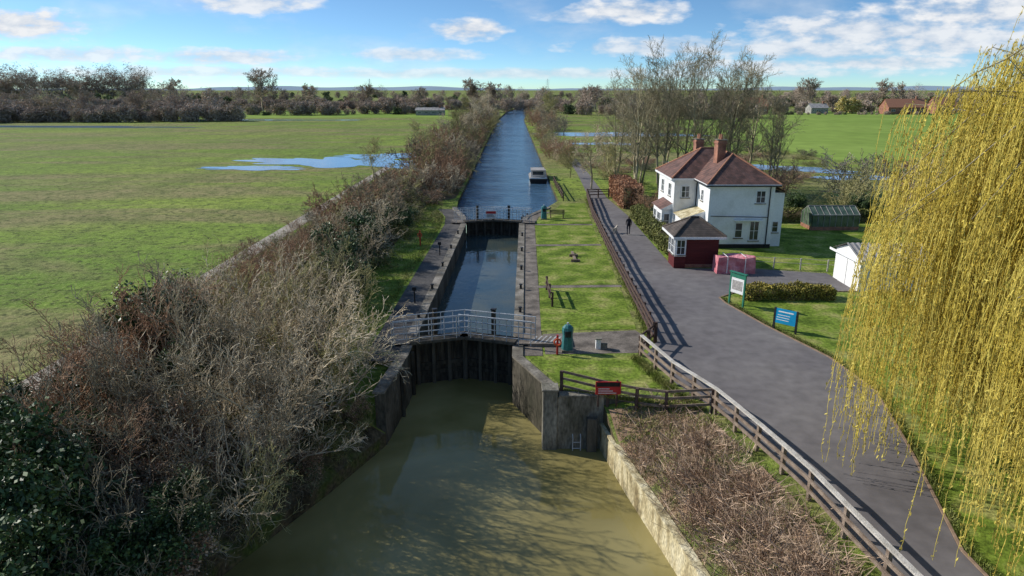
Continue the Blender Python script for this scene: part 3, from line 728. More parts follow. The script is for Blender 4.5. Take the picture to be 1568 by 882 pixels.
# ------------------------------------------------------------ boat
def boat(x,y):
    e=empty('river_cruiser'); m=MB(); L=8.5; B=1.35; zs=-.55
    secs=[]
    for i in range(11):
        t=i/10; wv=B*(1-max(0,(t-.55)/.45)**2.2*.97); sh=.75+.25*t
        secs.append([(x-wv,y+L*t,zs+sh),(x-wv*.85,y+L*t,zs-.1),(x,y+L*t,zs-.3),(x+wv*.85,y+L*t,zs-.1),(x+wv,y+L*t,zs+sh)])
    for a,b in zip(secs,secs[1:]):
        for j in range(4): m.poly([a[j],a[j+1],b[j+1],b[j]],'whitepaint' if j in(0,3) else 'black')
        m.poly([a[0],b[0],b[4],a[4]],'corr')
    m.poly(secs[0],'black'); m.done('hull',e)
    m=MB(); m.box(x-1.0,x+1.0,y+2.0,y+5.6,zs+.8,zs+1.75,'whitepaint'); m.box(x-1.05,x+1.05,y+1.9,y+5.7,zs+1.752,zs+1.82,'corr')
    for s in (-1,1):
        for yy_ in (2.6,3.8,5.0): m.box(x+s*1.0,x+s*1.02,y+yy_-.4,y+yy_+.4,zs+1.15,zs+1.6,'glass')
    m.box(x-.8,x+.8,y+1.97,y+1.998,zs+1.1,zs+1.6,'glass')
    m.done('cabin',e)
    m=MB(); m.box(x-1.1,x+1.1,y+.2,y+1.9,zs+1.9,zs+1.98,'corr')
    for s in (-1,1):
        for q in (.25,1.85): m.tube((x+s*1.05,y+q,zs+.7),(x+s*1.05,y+q,zs+1.9),.03,.03,'steel')
    m.box(x-1.2,x+1.2,y+.02,y+.1,zs+.72,zs+.95,'whitepaint'); m.done('canopy',e)
boat(3.9,101)

# ------------------------------------------------------------ vegetation
def tree_segs(seed,H,trunks=1,r0=.2,kids=(9,7,5,4),spread=.8,up=.08,wig=.12,ratio=.5,bare=.3,lean=.15,rmin=.01,base=.2,droop=0):
    r=random.Random(seed); S=[]; nl=len(kids)
    def rec(p,d,L,rad,l):
        n=6 if l==0 else (4 if l==1 else 3); step=L/n
        k=kids[l] if l<nl else 0
        px,py,pz=p;dx,dy,dz=d
        for i in range(n):
            w_=wig*(1+.4*l)
            dx+=r.gauss(0,w_);dy+=r.gauss(0,w_);dz+=r.gauss(0,w_)+up-(droop*l)
            q=math.sqrt(dx*dx+dy*dy+dz*dz);dx/=q;dy/=q;dz/=q
            ra=max(rmin,rad*(1-.75*i/n)); rb=max(rmin*.8,rad*(1-.75*(i+1)/n))
            nx_,ny_,nz_=px+dx*step,py+dy*step,pz+dz*step
            S.append((px,py,pz,nx_,ny_,nz_,ra,rb))
            px,py,pz=nx_,ny_,nz_
            t=(i+1)/n
            if k and t>(bare if l==0 else .15):
                c=k/(n*(1-(bare if l==0 else .15)))
                c=int(c)+(1 if r.random()<c-int(c) else 0)
                for _ in range(c):
                    a=r.uniform(0,6.283); s_=spread*r.uniform(.6,1.3)
                    if abs(dz)<.9: ux,uy,uz=dy,-dx,0
                    else: ux,uy,uz=1,0,0
                    q=math.sqrt(ux*ux+uy*uy+uz*uz);ux/=q;uy/=q;uz/=q
                    vx,vy,vz=dy*uz-dz*uy,dz*ux-dx*uz,dx*uy-dy*ux
                    ca,sa=math.cos(a)*math.sin(s_),math.sin(a)*math.sin(s_);cs=math.cos(s_)
                    nd=(dx*cs+ux*ca+vx*sa,dy*cs+uy*ca+vy*sa,dz*cs+uz*ca+vz*sa)
                    rec((px,py,pz),nd,L*ratio*(1-.45*t*(l==0))*r.uniform(.7,1.25),rb*.6,l+1)
    for i in range(trunks):
        a=r.uniform(0,6.283); rr=base*r.random()**.5
        rec((math.cos(a)*rr,math.sin(a)*rr,-.2),(math.cos(a)*lean*r.uniform(.3,1.6),math.sin(a)*lean*r.uniform(.3,1.6),1),H*r.uniform(.6,.85),r0*r.uniform(.6,1),0)
    return S
def tips(S,frac,jit,seed=0,zmin=0,zmax=99):
    r=np.random.RandomState(seed); A=np.array(S); P=A[:,3:6]; P=P[(P[:,2]>zmin)&(P[:,2]<zmax)]
    idx=r.randint(0,len(P),int(frac*len(P))); return P[idx]+r.normal(size=(len(idx),3))*jit
# a tree "shape" is (V,F,mi,mats)
def shape(S,mk,leaves=None,asp=.6,rthr=0):
    SS=[s for s in S if s[6]>=rthr] if rthr else S
    V,F=segs_geo(SS); parts=[(V,F,0)]; mats=[M[mk]]
    if leaves:
        P,sz,lk=leaves; v,f=leaf_geo(P,sz,asp); parts.append((v,f,1)); mats.append(M[lk])
    V,F,mi=combine(parts); return (V,F,mi,mats)
def place(sh,x,y,z,s,rz):
    V,F,mi,mats=sh
    if not isinstance(s,tuple): s=(s,s,s)
    c,n_=math.cos(rz),math.sin(rz); W_=V*np.array(s)
    X=W_[:,0]*c-W_[:,1]*n_+x; Y=W_[:,0]*n_+W_[:,1]*c+y
    return np.stack([X,Y,W_[:,2]+z],1),F,mi,mats
def merged(name,items,parent=None):
    allm=[];parts=[]
    for V,F,mi,mats in items:
        mp=[]
        for m in mats:
            if m not in allm: allm.append(m)
            mp.append(allm.index(m))
        parts.append((V,F,np.array(mp)[mi]))
    V,F,mi=combine(parts)
    return obj(name,np_mesh(name,V,F,allm,mi),parent=parent)
def one(name,shs,x,y,s,flat=1.0):
    sh=shs[R.randrange(len(shs))] if isinstance(shs,list) else shs
    return merged(name,[place(sh,x,y,gz(x,y),(s,s,s*flat),R.uniform(0,6.28))])
def it(shs,x,y,s,flat=1.0):
    sh=shs[R.randrange(len(shs))] if isinstance(shs,list) else shs
    return place(sh,x,y,gz(x,y),(s,s,s*flat),R.uniform(0,6.28))

SH=[]
for i,mk in enumerate(['bark','barkdark','barkbrown','barkolive','bark']):
    S=tree_segs(20+i,6.0,trunks=9,r0=.085,kids=(6,5,4),spread=.6,up=.05,wig=.13,ratio=.5,bare=.15,lean=.6,rmin=.012,base=.7)
    SH.append(shape(S,mk))
IV=[]
for i in range(3):
    S=tree_segs(40+i,5.0,trunks=7,r0=.09,kids=(6,4,3),spread=.75,up=.03,wig=.14,ratio=.5,bare=.1,lean=.5,rmin=.014,base=.6)
    IV.append(shape(S,'barkdark',(tips(S,8,.25,i),.10,'ivy')))
BR=[]
for i,mk in enumerate(['barkbrown','barkolive','barkdark']):
    S=tree_segs(60+i,3.2,trunks=14,r0=.03,kids=(5,4,3),spread=.8,up=-.02,wig=.16,ratio=.55,bare=.05,lean=.9,rmin=.014,base=1.2,droop=.03)
    BR.append(shape(S,mk,(tips(S,.8,.15,i),.055,['deadleaf','hedgeleaf','ivy'][i])))
MD=[]
for i,mk in enumerate(['barkbrown','barkolive','bark','barkdark']):
    S=tree_segs(80+i,5.5,trunks=7,r0=.1,kids=(6,4,3),spread=.75,up=.02,wig=.13,ratio=.52,bare=.1,lean=.5,rmin=.03,base=.8)
    MD.append(shape(S,mk))
TT=[]
for i in range(4):
    S=tree_segs(100+i,19.5,trunks=3 if i%2 else 2,r0=.22,kids=(12,7,5,3),spread=.62,up=.05,wig=.06,ratio=.39,bare=.28,lean=.13,rmin=.014,base=.7)
    TT.append(shape(S,'barktall'))
TR=[]
for i in range(3):
    S=tree_segs(120+i,9,trunks=1,r0=.2,kids=(9,6,5,3),spread=.8,up=.04,wig=.1,ratio=.5,bare=.25,lean=.1,rmin=.02)
    TR.append(shape(S,'barkolive' if i else 'bark'))

for (x,y,s,kd) in [(-10.2,24.5,1.0,0),(-12.2,28,1.1,1),(-9.3,30.0,1.0,4),(-13.6,24.5,1.0,1),(-15.6,27.5,.95,2),(-9.7,21.5,.85,4),(-12.6,20.8,.9,1),(-15.5,22.2,.8,2),(-10.2,33.5,.95,3),(-13.4,32.5,1.0,4),(-16.4,31.5,.75,2),(-11.2,37.5,.85,1),(-14.2,37,.8,2),(-8.4,26.6,.85,0),(-11.5,31,1.05,0),(-17.0,24.5,.7,2),(-17.6,28.3,.6,2),(-11.0,18.4,.8,1),(-14.2,18.8,.7,2),(-8.9,28.3,.75,3),(-8.8,23.6,.7,4),(-10.6,16.2,.65,1),(-9.4,19.8,.6,3),(-13.8,35,.9,3),(-18,26.5,.55,1)]:
    one('bare_shrub',SH[kd],x,y,s)
for (x,y,s) in [(-13.2,15.8,.8),(-15.6,17.2,.85),(-11.4,15.0,.6),(-16.8,20,.74),(-12.8,13.2,.75),(-17.4,15.5,.7),(-11.0,13.0,.55),(-16.8,30,.88),(-10.9,42,.7),(-12.0,46,.75),(-14.8,12,.7),(-18.2,18,.55),(-9.7,17.2,.42),(-14.6,20.2,.6),(-9.4,31.8,.35),(-13.3,27,.62),(-16.2,24.2,.55)]:
    one('ivy_clad_shrub',IV,x,y,s)
B_=[]
yq=10
while yq<84:
    for _ in range(3 if yq<50 else 2):
        x=R.uniform(-18.6,-10.2 if yq>22 else -11.2); B_.append(it(BR,x,yq+R.uniform(-1,1),R.uniform(.6,1.05),flat=R.uniform(.7,1)))
    yq+=1.9
for y in np.arange(13,28,1.3):
    B_.append(it(BR,bank(y)[0]-1.2+R.uniform(-.4,.3),y,R.uniform(.42,.62)))
merged('bramble_thicket',B_)
B_=[]
yq=40
while yq<90:
    for _ in range(2):
        x=R.uniform(-17,-10.6); B_.append(it(SH if yq<58 else MD,x,yq+R.uniform(-1,1),R.uniform(.5,.8)))
    yq+=2.6
for (x,y,s) in [(-11.5,52,.75),(-12.6,58,.65),(-10.6,63,.55)]: B_.append(it(IV,x,y,s))
merged('lockside_hedgerow',B_)
B_=[];C_=[]
yq=84
while yq<330:
    st=2.8 if yq<160 else 5
    B_.append(it(MD,R.uniform(-15,-8.2),yq,R.uniform(.75,1.15)*(1 if yq<200 else 1.2)))
    B_.append(it(MD,R.uniform(-12,-7.6),yq+1.2,R.uniform(.5,.85)))
    if yq>118: C_.append(it(MD,R.uniform(7,11 if yq<200 else 16),yq,R.uniform(.4,.75) if yq<200 else R.uniform(.8,1.2)))
    yq+=st
merged('riverside_hedgerow',B_); merged('riverside_hedgerow',C_)
for (x,y,s) in [(-17,128,.9),(-13,160,1.1),(-11,190,1.2),(-13,215,1.3),(-10,245,1.3),(10,230,1.0),(14,260,1.2),(12,290,1.4),(-9,285,1.4),(18,330,1.3),(-12,330,1.4),(-20,100,.7),(-12,112,.75),(-15,145,.9),(-10,175,.95)]:
    one('bare_tree',TR,x,y,s)
for (x,y,s) in [(10.6,92,.95),(8.7,104,.6),(14.2,95,.9),(16,120,.8),(12.5,88,.8),(20,110,.9)]: one('bare_tree',TR,x,y,s)
for (x,y,s) in [(13.0,90,.8),(15.0,86,.88),(17.0,92,.95),(19.2,87,.98),(21.5,91,.96),(24,86.5,1.0),(26.5,90,.98),(29,88,.92),(31.5,93,.9),(20.8,97,.93),(34,89,.75)]:
    one('tall_bare_tree',TT,x,y,s)
for (x,y,s) in [(37,76,1.1),(40,80,1.2),(44,76,1.2),(35,72,.7),(48,82,1.3),(33,84,.9),(27,78,.6),(30,80,.7),(24,74,.6),(42,70,1.0),(18,76,.6),(14.6,74,.5),(36,62,.6),(39,66,.8)]:
    one('garden_shrub',MD,x,y,s)
for (x,y,s) in [(26,76,.55),(36,70,.5),(22,72,.5),(30,72,.5)]: one('evergreen_shrub',IV,x,y,s)
merged('rough_scrub',[it(BR,R.uniform(14,60),R.uniform(95,150),R.uniform(.5,.9),flat=.6) for i in range(40)])

FT=[]
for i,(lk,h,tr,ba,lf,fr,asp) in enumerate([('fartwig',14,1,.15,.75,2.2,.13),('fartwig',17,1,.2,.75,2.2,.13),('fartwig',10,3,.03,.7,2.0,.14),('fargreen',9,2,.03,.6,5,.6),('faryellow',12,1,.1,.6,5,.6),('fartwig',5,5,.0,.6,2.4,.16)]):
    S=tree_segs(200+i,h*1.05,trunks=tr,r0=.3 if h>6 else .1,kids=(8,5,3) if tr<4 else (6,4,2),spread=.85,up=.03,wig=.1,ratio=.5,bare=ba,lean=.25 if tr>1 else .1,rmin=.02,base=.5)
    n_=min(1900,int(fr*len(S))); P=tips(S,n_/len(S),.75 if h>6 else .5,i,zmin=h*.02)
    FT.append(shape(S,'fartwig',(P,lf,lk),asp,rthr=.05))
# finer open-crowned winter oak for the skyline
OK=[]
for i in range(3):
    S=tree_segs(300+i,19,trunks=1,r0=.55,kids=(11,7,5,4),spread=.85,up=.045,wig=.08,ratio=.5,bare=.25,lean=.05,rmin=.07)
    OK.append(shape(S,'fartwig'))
def row(name,x0,y0,x1,y1,n,smin,smax,kinds=(0,1,2),jx=4,jy=8):
    L=[]
    for i in range(n):
        t=(i+.5)/n; s=R.uniform(smin,smax)*R.choice((.8,1,1,1.15)); k_=R.choice(kinds)
        if k_==5: s=R.uniform(.7,1.25)
        L.append(place(FT[k_],x0+(x1-x0)*t+R.uniform(-jx,jx),y0+(y1-y0)*t+R.uniform(-jy,jy),-.4,(s*R.uniform(1.0,1.6),s*R.uniform(1.0,1.6),s),R.uniform(0,6.28)))
    merged(name,L)
mx=(0,1,2,2,2,0,5,5,3,2)
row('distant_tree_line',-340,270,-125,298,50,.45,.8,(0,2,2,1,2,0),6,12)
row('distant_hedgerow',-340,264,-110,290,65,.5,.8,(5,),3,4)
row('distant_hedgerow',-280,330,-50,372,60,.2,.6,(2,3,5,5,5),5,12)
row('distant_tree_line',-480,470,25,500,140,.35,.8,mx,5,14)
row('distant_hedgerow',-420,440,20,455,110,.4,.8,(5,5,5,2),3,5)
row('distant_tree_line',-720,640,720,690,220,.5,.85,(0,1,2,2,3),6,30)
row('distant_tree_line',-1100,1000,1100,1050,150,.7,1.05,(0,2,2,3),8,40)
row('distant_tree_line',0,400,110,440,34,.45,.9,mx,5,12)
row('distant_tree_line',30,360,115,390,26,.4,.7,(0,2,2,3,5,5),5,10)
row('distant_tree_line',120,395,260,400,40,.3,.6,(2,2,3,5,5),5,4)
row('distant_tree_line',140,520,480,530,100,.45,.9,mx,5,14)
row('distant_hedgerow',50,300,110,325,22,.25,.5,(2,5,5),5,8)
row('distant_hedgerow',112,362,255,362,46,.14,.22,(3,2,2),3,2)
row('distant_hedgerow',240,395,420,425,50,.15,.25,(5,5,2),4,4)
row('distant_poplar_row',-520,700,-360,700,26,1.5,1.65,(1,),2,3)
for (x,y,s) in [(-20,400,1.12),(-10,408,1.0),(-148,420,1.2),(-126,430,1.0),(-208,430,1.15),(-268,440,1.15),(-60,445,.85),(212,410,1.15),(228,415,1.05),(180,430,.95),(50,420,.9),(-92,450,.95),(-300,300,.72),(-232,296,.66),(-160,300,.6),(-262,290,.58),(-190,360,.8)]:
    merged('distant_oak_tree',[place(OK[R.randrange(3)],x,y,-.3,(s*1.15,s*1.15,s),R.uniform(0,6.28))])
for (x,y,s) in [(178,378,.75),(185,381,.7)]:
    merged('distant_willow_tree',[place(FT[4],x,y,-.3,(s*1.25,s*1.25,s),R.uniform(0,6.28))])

def hedge(name,x0,x1,y0,y1,h,lk,n,size=.06,inner='litter'):
    rr=np.random.RandomState(int(x0*10+y0))
    A=2*((x1-x0)*h+(y1-y0)*h)+(x1-x0)*(y1-y0); P=[]
    for _ in range(n):
        a=rr.rand()*A; u,v=rr.rand(),rr.rand()
        if a<(x1-x0)*(y1-y0): p=(x0+(x1-x0)*u,y0+(y1-y0)*v,h)
        elif a<(x1-x0)*(y1-y0)+2*(x1-x0)*h: p=(x0+(x1-x0)*u,y0 if rr.rand()<.5 else y1,h*v)
        else: p=(x0 if rr.rand()<.5 else x1,y0+(y1-y0)*u,h*v)
        b=.09*math.sin(p[0]*2.3+p[1]*1.7)+.07*math.sin(p[0]*5+p[1]*3.1+p[2]*4)
        P.append((p[0]+rr.normal()*.06+b*.5,p[1]+rr.normal()*.06+b*.5,max(.02,p[2]+rr.normal()*.06+b)))
    v,f=leaf_geo(np.array(P),size)
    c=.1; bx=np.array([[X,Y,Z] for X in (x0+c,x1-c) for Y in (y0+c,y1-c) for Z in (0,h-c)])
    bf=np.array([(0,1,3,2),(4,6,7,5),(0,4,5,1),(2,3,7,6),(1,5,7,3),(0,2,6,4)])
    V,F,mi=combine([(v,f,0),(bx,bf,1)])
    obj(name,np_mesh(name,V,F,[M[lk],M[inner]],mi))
hedge('golden_box_hedge',15.0,20.6,41.6,42.7,.75,'yellowleaf',9000)
hedge('garden_hedge',12.5,13.6,53.8,71,1.3,'hedgeleaf',11000,.08)
hedge('copper_beech_hedge',12.4,14.6,76,87,2.4,'beech',14000,.1)
hedge('garden_boundary_hedge',23,46,68,69.2,1.2,'hedgeleaf',9000,.1)
hedge('clipped_garden_hedge',33.5,44,55,56,1.0,'hedgeleaf',5000,.09)

def blades(P,h,w_,lean,rng):
    n=len(P); a=rng.rand(n)*6.283; d=np.stack([np.cos(a),np.sin(a),np.zeros(n)],1); b=rng.rand(n)*6.283
    L=np.stack([np.cos(b),np.sin(b),np.zeros(n)],1)*(lean*rng.rand(n))[:,None]
    H=(h*(.5+rng.rand(n)))[:,None]; z=np.array([[0,0,1.]])
    V=np.stack([P-d*w_,P+d*w_,P+d*w_*.6+(z*.8+L)*H,P-d*w_*.2+(z+L*1.3)*H],1).reshape(-1,3)
    return V,(np.arange(n)*4)[:,None]+np.array([[0,1,2,3]])
P=[];Pg=[]
for c in range(950):
    y=R.uniform(8,27.2); XR=bank(y)[1]; t=R.uniform(.06,.93); x=XR+(fx(y)-.3-XR)*t
    green = (t>.78 and R.random()<.55) or (t<.2 and R.random()<.4) or (y>24.5 and R.random()<.75) or R.random()<.06
    for _ in range(22 if not green else 18):
        q=(x+R.gauss(0,.22),y+R.gauss(0,.22)); 
        if q[0]<bank(q[1])[1]+.1 or q[1]>27.2: continue
        (Pg if green else P).append((q[0],q[1],gz(*q)+.02))
v,f=blades(np.array(P),.40,.013,1.8,NR); obj('dead_bramble_stems',np_mesh('dead_bramble_stems',v,f,[M['deadleaf']]))
v,f=blades(np.array(Pg),.2,.016,.8,NR); obj('bank_grass_tufts',np_mesh('bank_grass_tufts',v,f,[M['tuft']]))
P=[]
for _ in range(9000):
    y=R.uniform(30,82); x=R.choice([bank(y)[0]-2.3-abs(R.gauss(0,.5)),-9.5+R.gauss(0,.8)]); P.append((x,y,.01))
for _ in range(7000):
    y=R.uniform(34,83); f_=7.6+(y-34)*.034; P.append((f_-.15+R.gauss(0,.12),y,.01))
for _ in range(5000):
    y=R.uniform(26.2,32); P.append((fx(y)-.2-abs(R.gauss(0,.2)),y,.01))
for _ in range(14000):
    y=R.uniform(12,110); P.append((-19.6+R.gauss(0,.7),y,.01))
for _ in range(4000):
    x=R.uniform(2.1,8); P.append((x,27.95-(x-2)*.32+abs(R.gauss(0,.1)),.01))
for _ in range(9000):
    y=R.uniform(12,42)
    xx=np.interp(y,[3,17,23,28,32,36.8,41,42.2],[13.0,13.1,14.9,16.2,15.9,14.4,13.4,13.35]); P.append((xx+.15+abs(R.gauss(0,.12)),y,.01))
v,f=blades(np.array(P),.15,.014,.8,NR); obj('edge_grass_tufts',np_mesh('edge_grass_tufts',v,f,[M['tuft']]))

# ------------------------------------------------------------ weeping willow
def willow(cx,cy,Rw,Ht):
    e=empty('weeping_willow'); r=random.Random(3)
    S=[]; starts=[]
    def arc(p0,p1,sag,r0,r1,n=8):
        pts=[]
        for i in range(n+1):
            t=i/n; q=[p0[j]+(p1[j]-p0[j])*t for j in range(3)]; q[2]+=sag*math.sin(math.pi*t); 
            q[0]+=r.gauss(0,.08);q[1]+=r.gauss(0,.08); pts.append(q)
        for i in range(n):
            a=r0+(r1-r0)*i/n;b=r0+(r1-r0)*(i+1)/n; S.append((*pts[i],*pts[i+1],a,b))
        return pts
    arc((cx,cy,-.2),(cx+.3,cy,3.2),0,.6,.45,4)
    for i in range(18):
        a=2*math.pi*i/18+r.uniform(-.2,.2); rr=Rw*r.uniform(.3,.6); zt=Ht*r.uniform(.6,.88)
        L=arc((cx+.3,cy,3.0),(cx+math.cos(a)*rr,cy+math.sin(a)*rr,zt),.8,.22,.06,9)
        for j in range(20):
            b=L[r.randrange(3,10)]; a2=a+r.gauss(0,.6); r2=min(Rw*.95,math.hypot(b[0]-cx,b[1]-cy)+Rw*r.uniform(.1,.6))
            zz=(Ht-6.8*(r2/Rw)**2.8)*r.uniform(.6,1.0)
            T=arc(b,(cx+math.cos(a2)*r2,cy+math.sin(a2)*r2,zz),.4,.04,.012,7)
            starts+= [(t,a2) for t in T[2:]]
    V,F=segs_geo(S,5); obj('branches',np_mesh('branches',V,F,[M['willowbark']]),parent=e)
    rib=[];lv=[]
    rg=r
    for i in range(18000):
        (s,a2)=starts[rg.randrange(len(starts))]
        if s[0]>cx+1.5 and rg.random()<.85: continue
        x=s[0]+rg.gauss(0,.2);y=s[1]+rg.gauss(0,.2);z=s[2]+rg.gauss(0,.1)
        end=max(.25+2.6*rg.random()**2.4, z-rg.uniform(2.5,11.5)); L=z-end
        if L<.8: continue
        n=int(max(5,L/.5)); ang=math.atan2(y-cy,x-cx)+rg.gauss(0,.6); out=rg.uniform(.1,.9); sw=rg.uniform(-.3,.3)
        px,py,pz=x,y,z; ca=math.cos(ang); sa=math.sin(ang)
        for j in range(n):
            t=(j+1)/n; o=out*(1-math.exp(-3*t)); 
            qx=x+ca*o+sw*t*t+rg.gauss(0,.03);qy=y+sa*o+rg.gauss(0,.03);qz=z-L*t+ (.35*math.sin(math.pi*min(1,t*3))*(out))
            rib.append((px,py,pz,qx,qy,qz,.010,.008))
            for _ in range(4): 
                u=rg.random(); lv.append((px+(qx-px)*u+rg.gauss(0,.03),py+(qy-py)*u+rg.gauss(0,.03),pz+(qz-pz)*u))
            px,py,pz=qx,qy,qz
    V,F=segs_geo(rib,3); v,f=leaf_geo(np.array(lv),.062,.3,NR,vertical=2.5)
    V,F,mi=combine([(V,F,0),(v,f,0)])
    obj('hanging_strands',np_mesh('hanging_strands',V,F,[M['willow']],mi),parent=e)
    print('willow faces',len(F))
willow(20.6,19.6,9.4,17.4)

# ------------------------------------------------------------ person and dog
def skinned(name,verts,edges,radii,matfun,mats,loc,rz,parent):
    me=bpy.data.meshes.new(name); me.from_pydata(verts,edges,[]); ob=bpy.data.objects.new(name,me); COL.objects.link(ob)
    md=ob.modifiers.new('s','SKIN'); sv=me.skin_vertices[0].data
    for i,rd in enumerate(radii): sv[i].radius=(rd,rd) if not isinstance(rd,tuple) else rd
    sv[0].use_root=True
    ss=ob.modifiers.new('d','SUBSURF'); ss.levels=1; ss.render_levels=1
    dg=bpy.context.evaluated_depsgraph_get(); new=bpy.data.meshes.new_from_object(ob.evaluated_get(dg))
    bpy.data.objects.remove(ob)
    new.materials.clear()
    for m_ in mats: new.materials.append(M[m_])
    for p_ in new.polygons: p_.material_index=matfun(p_.center); p_.use_smooth=True
    return obj(name,new,loc,rz,1,parent)
E=empty('walking_person')
v=[(0,0,.95),(0,0,1.15),(0,.02,1.36),(0,.02,1.48),(0,.04,1.58),(0,.05,1.68),
 (.17,.02,1.40),(.23,-.06,1.13),(.22,.04,.90),(.22,.07,.82),(-.17,.02,1.40),(-.23,.10,1.14),(-.22,.24,.95),(-.22,.28,.88),
 (.1,0,.9),(.11,.16,.52),(.11,.06,.1),(.11,.2,.04),(-.1,0,.9),(-.11,-.04,.5),(-.11,-.3,.14),(-.11,-.2,.04)]
ed=[(0,1),(1,2),(2,3),(3,4),(4,5),(2,6),(6,7),(7,8),(8,9),(2,10),(10,11),(11,12),(12,13),(0,14),(14,15),(15,16),(16,17),(0,18),(18,19),(19,20),(20,21)]
rd=[.15,.14,.16,.055,.09,.075,.07,.05,.035,.03,.07,.05,.035,.03,.1,.065,.045,.04,.1,.065,.045,.04]
for base in (9,13):
    for jx,(dx,l) in enumerate(((-.03,.06),(-.01,.085),(.01,.09),(.03,.08),(.045,.05))):
        b0=v[base]; v.append((b0[0]+dx*.4,b0[1]+dx,b0[2]-l)); rd.append(.009); ed.append((base,len(v)-1))
def pm(c):
    if c.z>1.5: return 2 if (c.z>1.64 or c.y<.03) else 1
    if c.z<.86 and abs(c.x)>.185: return 1
    return 0 if c.z>.75 else 3
skinned('body',v,ed,rd,pm,['cloth','skin','hair','jeans'],(10.75,62.0,.024),-.1,E)
E=empty('walking_dog')
v=[(0,0,.42),(0,.22,.43),(0,.36,.55),(0,.46,.62),(0,.58,.59),(0,-.22,.43),(0,-.36,.5),(0,-.48,.62),
 (.08,.2,.3),(.08,.22,.16),(.08,.24,.02),(-.08,.2,.3),(-.08,.16,.16),(-.08,.18,.02),
 (.08,-.2,.3),(.08,-.3,.17),(.08,-.26,.02),(-.08,-.18,.3),(-.08,-.24,.17),(-.08,-.2,.02),(.05,.43,.70),(-.05,.43,.70)]
ed=[(0,1),(1,2),(2,3),(3,4),(0,5),(5,6),(6,7),(1,8),(8,9),(9,10),(1,11),(11,12),(12,13),(5,14),(14,15),(15,16),(5,17),(17,18),(18,19),(3,20),(3,21)]
rd=[.12,.14,.08,.075,.035,.11,.03,.015,.05,.03,.03,.05,.03,.03,.06,.035,.03,.06,.035,.03,.025,.025]
skinned('body',v,ed,rd,lambda c:0,['dogfur'],(9.6,62.6,.024),-.6,E)

# ------------------------------------------------------------ light, sky
SE=math.radians(31); SA=math.atan2(-.93,.36)
sd=Vector((math.sin(SA)*math.cos(SE),math.cos(SA)*math.cos(SE),math.sin(SE)))
L=bpy.data.lights.new('sun','SUN'); L.energy=5.0; L.angle=math.radians(.5); L.color=(1,.95,.87)
lo=bpy.data.objects.new('sun',L); COL.objects.link(lo); lo.rotation_euler=sd.to_track_quat('Z','Y').to_euler(); lo.location=(-40,20,60)
W=bpy.data.worlds.new('World'); scene.world=W; W.use_nodes=True; n=W.node_tree.nodes; l=W.node_tree.links
n.clear()
out=n.new('ShaderNodeOutputWorld')
tc=n.new('ShaderNodeTexCoord'); sp=n.new('ShaderNodeSeparateXYZ'); l.new(tc.outputs['Generated'],sp.inputs[0])
def m_(op,a,b=None,c=None,clamp=False):
    x=n.new('ShaderNodeMath'); x.operation=op; x.use_clamp=clamp
    for i,vv in enumerate((a,b,c)):
        if vv is None: continue
        if isinstance(vv,(int,float)): x.inputs[i].default_value=vv
        else: l.new(vv,x.inputs[i])
    return x.outputs[0]
zz=m_('ADD',m_('MULTIPLY',m_('MAXIMUM',sp.outputs[2],0),2.5),.03)
cb=n.new('ShaderNodeCombineXYZ'); l.new(sp.outputs[0],cb.inputs[0]); l.new(sp.outputs[1],cb.inputs[1]); l.new(zz,cb.inputs[2])
nm=n.new('ShaderNodeVectorMath'); nm.operation='NORMALIZE'; l.new(cb.outputs[0],nm.inputs[0])
sky=n.new('ShaderNodeTexSky'); sky.sky_type='NISHITA'; sky.sun_disc=False; sky.sun_elevation=SE; sky.sun_rotation=SA%(2*math.pi)
sky.air_density=1.0; sky.dust_density=.3; sky.ozone_density=2.5; sky.altitude=50
l.new(nm.outputs[0],sky.inputs['Vector'])
tint=n.new('ShaderNodeVectorMath'); tint.operation='MULTIPLY'; tint.inputs[1].default_value=(.80,1.03,1.12); l.new(sky.outputs[0],tint.inputs[0])
bg=n.new('ShaderNodeBackground'); bg.inputs[1].default_value=.145; l.new(tint.outputs[0],bg.inputs[0])
ay=m_('MAXIMUM',m_('ABSOLUTE',sp.outputs[1]),.05)
az=m_('DIVIDE',sp.outputs[0],ay); el=m_('DIVIDE',sp.outputs[2],ay)
cv=n.new('ShaderNodeCombineXYZ'); l.new(az,cv.inputs[0]); l.new(m_('MULTIPLY',el,2.6),cv.inputs[1])
def noise(s,d):
    x=n.new('ShaderNodeTexNoise'); x.inputs['Scale'].default_value=s; x.inputs['Detail'].default_value=d; x.inputs['Roughness'].default_value=.55; l.new(cv.outputs[0],x.inputs['Vector']); return x.outputs['Fac']
n1=noise(24,6); n2=noise(5.5,7)
tot=None
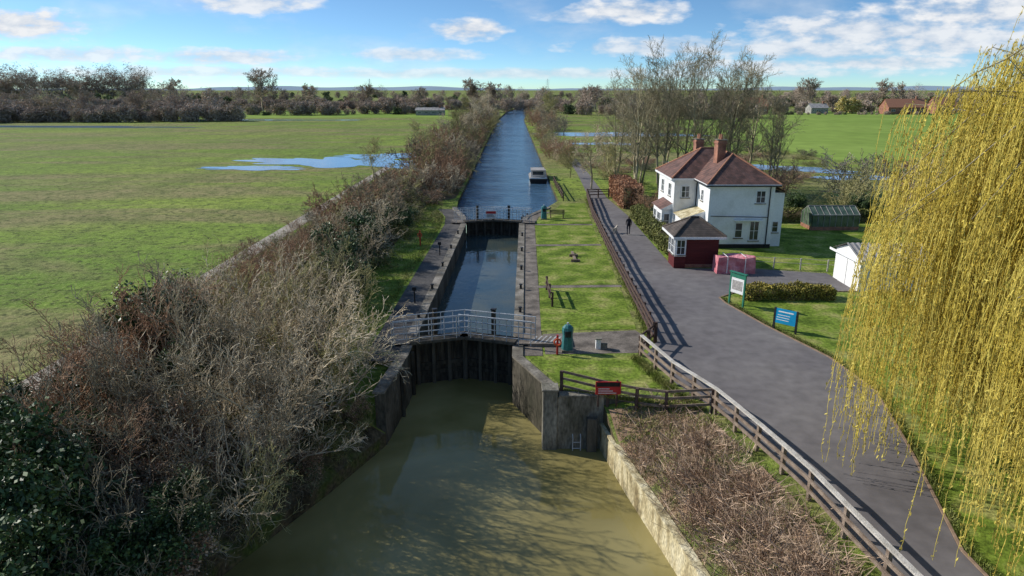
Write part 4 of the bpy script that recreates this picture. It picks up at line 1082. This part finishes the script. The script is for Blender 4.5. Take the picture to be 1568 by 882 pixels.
for (ax,ey,w_,h_,st) in [(-.057,.078,.055,.016,1),(-.68,.084,.11,.022,1),(-.76,.076,.07,.016,.95),(-.355,.112,.10,.016,.9),(.157,.101,.085,.018,1),(.10,.096,.07,.010,.6),(.50,.076,.20,.026,.9),(.62,.062,.20,.024,.9),(.42,.052,.18,.016,.85),(.68,.10,.20,.028,1),(-.40,.042,.13,.012,.85),(-.62,.045,.16,.012,.8),(-.14,.045,.10,.010,.75),(.22,.055,.15,.014,.8),(.0,.02,.6,.008,.65),(-.45,.022,.3,.009,.7),(.33,.03,.12,.010,.8),(.52,.035,.14,.011,.85)]:
    dx=m_('DIVIDE',m_('SUBTRACT',az,ax),w_); dy=m_('DIVIDE',m_('SUBTRACT',el,ey),h_)
    d2=m_('ADD',m_('MULTIPLY',dx,dx),m_('MULTIPLY',dy,dy))
    v0=m_('ADD',m_('SUBTRACT',1.15,d2),m_('MULTIPLY',m_('SUBTRACT',n1,.5),3.4))
    v0=m_('MULTIPLY',m_('MULTIPLY',v0,1.0,clamp=True),st)
    tot=v0 if tot is None else m_('MAXIMUM',tot,v0)
mr=n.new('ShaderNodeMapRange'); mr.inputs['From Min'].default_value=.50; mr.inputs['From Max'].default_value=.72; mr.inputs['To Max'].default_value=.4; l.new(n2,mr.inputs['Value'])
tot=m_('MAXIMUM',tot,mr.outputs[0])
up=m_('MULTIPLY',sp.outputs[2],60,clamp=True); tot=m_('MULTIPLY',tot,up)
cr=n.new('ShaderNodeValToRGB'); cr.color_ramp.elements[0].position=.34; cr.color_ramp.elements[0].color=(.52,.61,.74,1); cr.color_ramp.elements[1].position=.62; cr.color_ramp.elements[1].color=(.87,.89,.92,1); l.new(n1,cr.inputs[0])
bg2=n.new('ShaderNodeBackground'); bg2.inputs[1].default_value=1.0; l.new(cr.outputs[0],bg2.inputs[0])
ms=n.new('ShaderNodeMixShader'); l.new(tot,ms.inputs[0]); l.new(bg.outputs[0],ms.inputs[1]); l.new(bg2.outputs[0],ms.inputs[2]); l.new(ms.outputs[0],out.inputs[0])

cam=bpy.data.cameras.new('camera'); cam.lens=24; cam.sensor_width=36; cam.clip_end=20000; cam.clip_start=.1
co=bpy.data.objects.new('camera',cam); COL.objects.link(co); co.location=(0,0,13); co.rotation_euler=(math.radians(90-16.3),0,0)
scene.camera=co
scene.view_settings.view_transform='Standard'; scene.view_settings.look='None'; scene.view_settings.exposure=0
